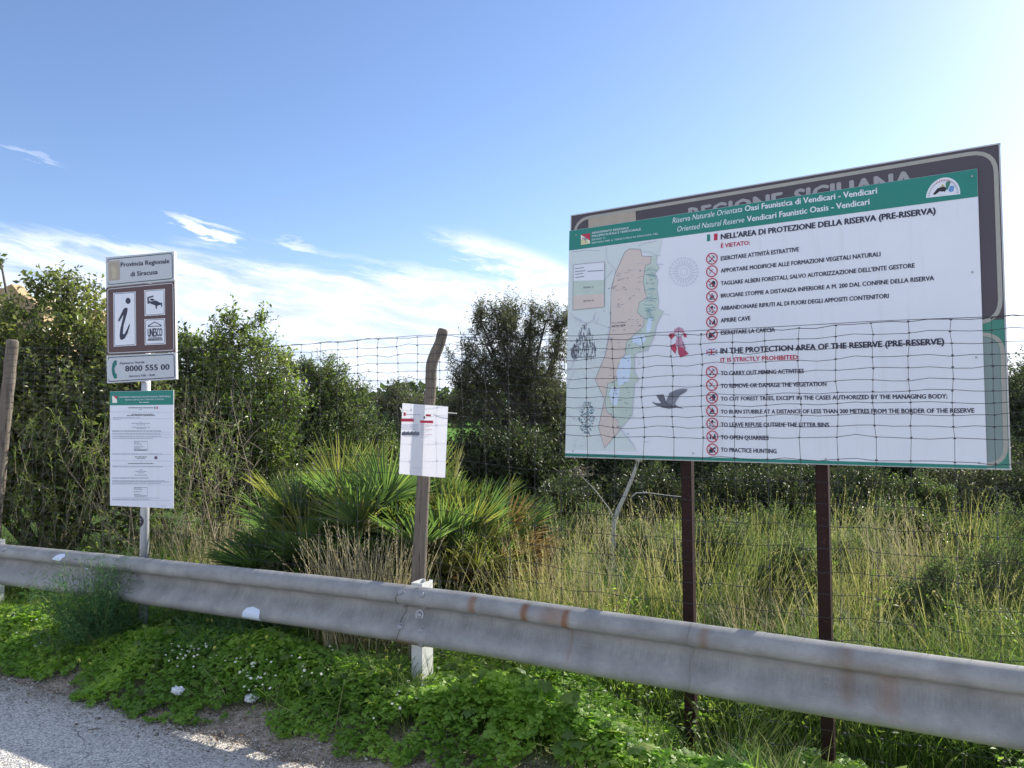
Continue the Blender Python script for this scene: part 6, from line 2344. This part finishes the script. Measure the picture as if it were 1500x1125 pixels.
# ruined stone building behind the carob
def building():
    Y = 17.0
    c = P(10, 600, Y)
    x0, x1 = P(-120, 600, Y)[0], P(62, 600, Y)[0]
    zt = P(20, 424, Y)[2]
    root = thing('stone_building', ((x0 + x1) / 2, Y + 1.5, 0), 'ochre stone farm building with crumbling top rising behind the carob', 'building')
    m, q, b = mat('ochre_stone_wall')
    tc = q.node('ShaderNodeTexCoord')
    vor = q.node('ShaderNodeTexVoronoi')
    vor.inputs['Scale'].default_value = 3.2
    q.l.new(tc.outputs['Object'], vor.inputs['Vector'])
    n = q.noise(tc.outputs['Object'], 5, 6, 0.65)
    col = q.ramp(n, [(0.3, (0.30, 0.22, 0.12)), (0.55, (0.46, 0.35, 0.20)), (0.75, (0.58, 0.48, 0.32))])
    sepc = q.node('ShaderNodeSeparateColor')
    q.l.new(vor.outputs['Color'], sepc.inputs[0])
    col = q.mix(q.math('MULTIPLY', sepc.outputs[0], 0.35), col, (0.30, 0.20, 0.12, 1))
    q.l.new(col, b.inputs['Base Color'])
    b.inputs['Roughness'].default_value = 0.95
    bp = q.node('ShaderNodeBump')
    bp.inputs['Distance'].default_value = 0.06
    q.l.new(q.math('ADD', n, vor.outputs[0]), bp.inputs['Height'])
    q.l.new(bp.outputs[0], b.inputs['Normal'])
    def wall(a, bb, th, z_top):
        n_ = 30
        V, Fc = [], []
        a, bb = np.array(a), np.array(bb)
        e = unit(bb - a)
        nn = np.array([-e[1], e[0]]) * th
        for i in range(n_ + 1):
            p = a + (bb - a) * i / n_
            zt_ = z_top + 0.28 * (vnoise(i * 0.5, a[0], 5) - 0.5) - 0.35 * sst(i / n_, 0.75, 1.0)
            V += [(p[0], p[1], -0.3), (p[0], p[1], zt_), (p[0] + nn[0], p[1] + nn[1], zt_ + 0.03), (p[0] + nn[0], p[1] + nn[1], -0.3)]
        for i in range(n_):
            o = i * 4
            for k in range(3):
                Fc.append((o + k, o + 4 + k, o + 5 + k, o + 1 + k))
        Fc += [(0, 1, 2, 3), tuple(n_ * 4 + k for k in (3, 2, 1, 0))]
        put('wall', V, Fc, m, root)
    wall((x0, Y), (x1, Y), 0.4, zt)
    wall((x1 - 0.4, Y + 0.41), (x1 - 0.4, Y + 3.5), 0.38, zt - 0.2)
    wall((x0, Y + 3.91), (x1, Y + 3.91), -0.4, zt - 0.1)
    wall((x0 + 0.39, Y + 0.41), (x0 + 0.39, Y + 3.5), 0.38, zt - 0.2)


building()


# far tree belt closing the field (reads as one mass)
def far_belt():
    R = np.random.default_rng(50)
    N = 26000
    th = R.uniform(-0.95, 0.95, N)
    Rd = R.uniform(78, 92, N)
    x, y = Rd * np.sin(th), Rd * np.cos(th)
    top = 3.0 + 3.2 * fbm(th * 26, th * 0, 51)
    z = gz(x, y) + top * R.random(N) ** 0.8
    pos = np.stack([x, y, z], 1)
    sz = R.uniform(0.5, 1.1, N)
    v, f, r_ = leaves(pos, unit(R.normal(size=(N, 3))), unit(R.normal(size=(N, 3)) + np.array([0, 0, .5])), sz, sz * 0.6)
    tag(put('far_woodland', v, f, M['farleaf'], rnd=r_), 'low belt of distant trees closing off the green field', 'woodland', kind='stuff')


far_belt()


# ------------------------------------------------------------------ flowers and litter
def flowers():
    R = np.random.default_rng(77)
    spots = [(265, 965, 26), (285, 975, 30), (300, 960, 16), (345, 990, 20), (370, 995, 34), (385, 1010, 22), (395, 975, 14), (30, 925, 14), (45, 945, 14), (570, 1050, 16), (480, 990, 12), (610, 1040, 14), (520, 1060, 12),
             (450, 1010, 14), (330, 930, 8), (930, 1110, 8), (650, 1010, 8), (735, 1060, 6)]
    V, Fc, cnt = [], [], 0
    pts = []
    for px, py, n in spots:
        for k in range(max(2, n // 2)):
            qx, qy = px + R.normal(0, 14), py + R.normal(0, 10)
            d = ray(qx, qy)
            # meet the plane z = 0.14
            kk = (0.15 - CAM_Z) / d[2]
            p = np.array([0, 0, CAM_Z]) + d * kk
            T = AX * p[0] + AY * p[1]
            if T < 3.08 or T > 3.9:
                continue
            pts.append((p[0], p[1], float(gz(p[0], p[1])) + R.uniform(0.10, 0.17)))
    g = Geo()
    for p in pts:
        c = np.array(p)
        r = R.uniform(0.005, 0.009)
        nrm = unit(np.array([R.normal(0, .3), -0.5 + R.normal(0, .3), 1.0]))
        ex = unit(np.cross(nrm, [0.2, 1, 0.1]))
        ey = np.cross(ex, nrm)
        n = 6
        for k in range(n):
            a = 2 * PI * k / n + R.random()
            d = ex * math.cos(a) + ey * math.sin(a)
            s = np.cross(nrm, d) * r * 0.42
            g.add([c, c + d * r * .6 + s + nrm * r * .2, c + d * r * 1.15 + nrm * r * .05, c + d * r * .6 - s + nrm * r * .2], [(0, 1, 2, 3)], 0)
        g.add([c + nrm * r * .25 + ex * r * .28 * math.cos(t) + ey * r * .28 * math.sin(t) for t in (0, 1.57, 3.14, 4.71)], [(0, 1, 2, 3)], 1)
    tag(g.put('white_flowers', [M['petal'], M['yellowbud']]), 'scattered small white flowers in the clover near the road', 'flowers', kind='stuff')
    # nodding yellow buds
    g = Geo()
    for px, py, n in [(460, 940, 8), (400, 945, 4), (505, 935, 7), (560, 1000, 6), (620, 1000, 4), (545, 960, 4), (320, 950, 5), (380, 960, 4), (130, 960, 2), (700, 985, 3), (1225, 1040, 3), (870, 930, 3)]:
        for k in range(n):
            qx, qy = px + R.normal(0, 16), py + R.normal(0, 10)
            d = ray(qx, qy)
            kk = (0.2 - CAM_Z) / d[2]
            p = np.array([0, 0, CAM_Z]) + d * kk
            b = np.array([p[0], p[1], float(gz(p[0], p[1]))])
            h = R.uniform(.16, .26)
            top = b + np.array([R.normal(0, .02), R.normal(0, .02), h])
            v, f = tube([b, (b + top) / 2 + np.array([.005, 0, 0]), top], 0.0012, 3, cap=False)
            g.add(v, f, 1)
            for j in range(4):
                a = R.uniform(0, 2 * PI)
                e = top + np.array([math.cos(a) * .012, math.sin(a) * .012, -R.uniform(.008, .022)])
                v, f = tube([top, (top + e) / 2 + np.array([0, 0, .003]), e], [0.001, 0.0028, 0.0006], 4)
                g.add(v, f, 0)
    tag(g.put('yellow_buds', [M['yellowbud'], M['petiole']]), 'nodding yellow oxalis buds on thin stems in the verge', 'flowers', kind='stuff')


flowers()


def leaf_litter():
    R = np.random.default_rng(123)
    N = 1500
    s, t = R.uniform(-7, 0.5, N), R.normal(3.0, 0.14, N)
    x, y = ST(s, t)
    pos = np.stack([x, y, np.maximum(gz(x, y), 0.0) + 0.006], 1)
    d = unit(np.stack([R.normal(size=N), R.normal(size=N), R.normal(0, .15, N)], 1))
    L = R.uniform(.008, .035, N)
    v, f, r_ = leaves(pos, d, unit(R.normal(0, .3, (N, 3)) + np.array([0, 0, 1.0])), L, L * R.uniform(.15, .6, N))
    tag(put('leaf_litter', v, f, leafmat('dead_leaf', [(0, (0.07, 0.045, 0.03)), (0.6, (0.22, 0.16, 0.10)), (1, (0.42, 0.34, 0.22))], 0.9, 0.1, 1, 0.1), rnd=r_),
        'dead leaves and straw bits strewn along the asphalt edge', 'leaf litter', kind='stuff')


leaf_litter()


def litter():
    import bmesh
    def tissue(px, py, w, h, seed, label, zrest=0.02):
        d = ray(px, py + 6)
        kk = (zrest - CAM_Z) / d[2]
        p = np.array([0, 0, CAM_Z]) + d * kk
        p[2] = max(float(gz(p[0], p[1])), zrest)
        bm = bmesh.new()
        bmesh.ops.create_icosphere(bm, subdivisions=4, radius=1.0)
        V = np.array([q.co[:] for q in bm.verts])
        Fc = np.array([[q.index for q in fc.verts] for fc in bm.faces])
        bm.free()
        n1 = np.abs(fbm(V[:, 0] * 2.2 + V[:, 2] * 3 + seed, V[:, 1] * 2.2 - V[:, 2] * 2, seed) - 0.5) * 2
        n2 = np.abs(fbm(V[:, 0] * 5 + V[:, 2] * 4 + seed, V[:, 1] * 5 + seed, seed + 9) - 0.5) * 2
        V = V * (0.55 + 0.7 * n1 + 0.35 * n2)[:, None]
        V = V * np.array([w, w * 0.75, h])
        V[:, 2] -= V[:, 2].min()
        tag(put('crumpled_tissue', V + p, Fc, M['tissue']), label, 'litter', 'crumpled tissues on the road edge')
    tissue(368, 1033, 0.045, 0.028, 3, 'crumpled white tissue on bare soil below the white flowers')
    tissue(260, 1012, 0.040, 0.026, 8, 'crumpled grey white tissue half hidden in the verge leaves', 0.10)
    # a dry twig on the asphalt
    a, b = P(128 * 1.0 + 5, 1068, 1.0), None
    d0, d1 = ray(128, 1069), ray(148, 1067)
    k0, k1 = -(CAM_Z - 0.004) / d0[2], -(CAM_Z - 0.004) / d1[2]
    p0, p1 = np.array([0, 0, CAM_Z]) + d0 * k0, np.array([0, 0, CAM_Z]) + d1 * k1
    v, f = tube([p0, (p0 + p1) / 2 + np.array([0, .006, 0]), p1], [0.002, 0.003, 0.0015], 5)
    tag(put('dry_twig', v, f, M['twig']), 'single short dry twig lying on the grey asphalt', 'twig')


litter()
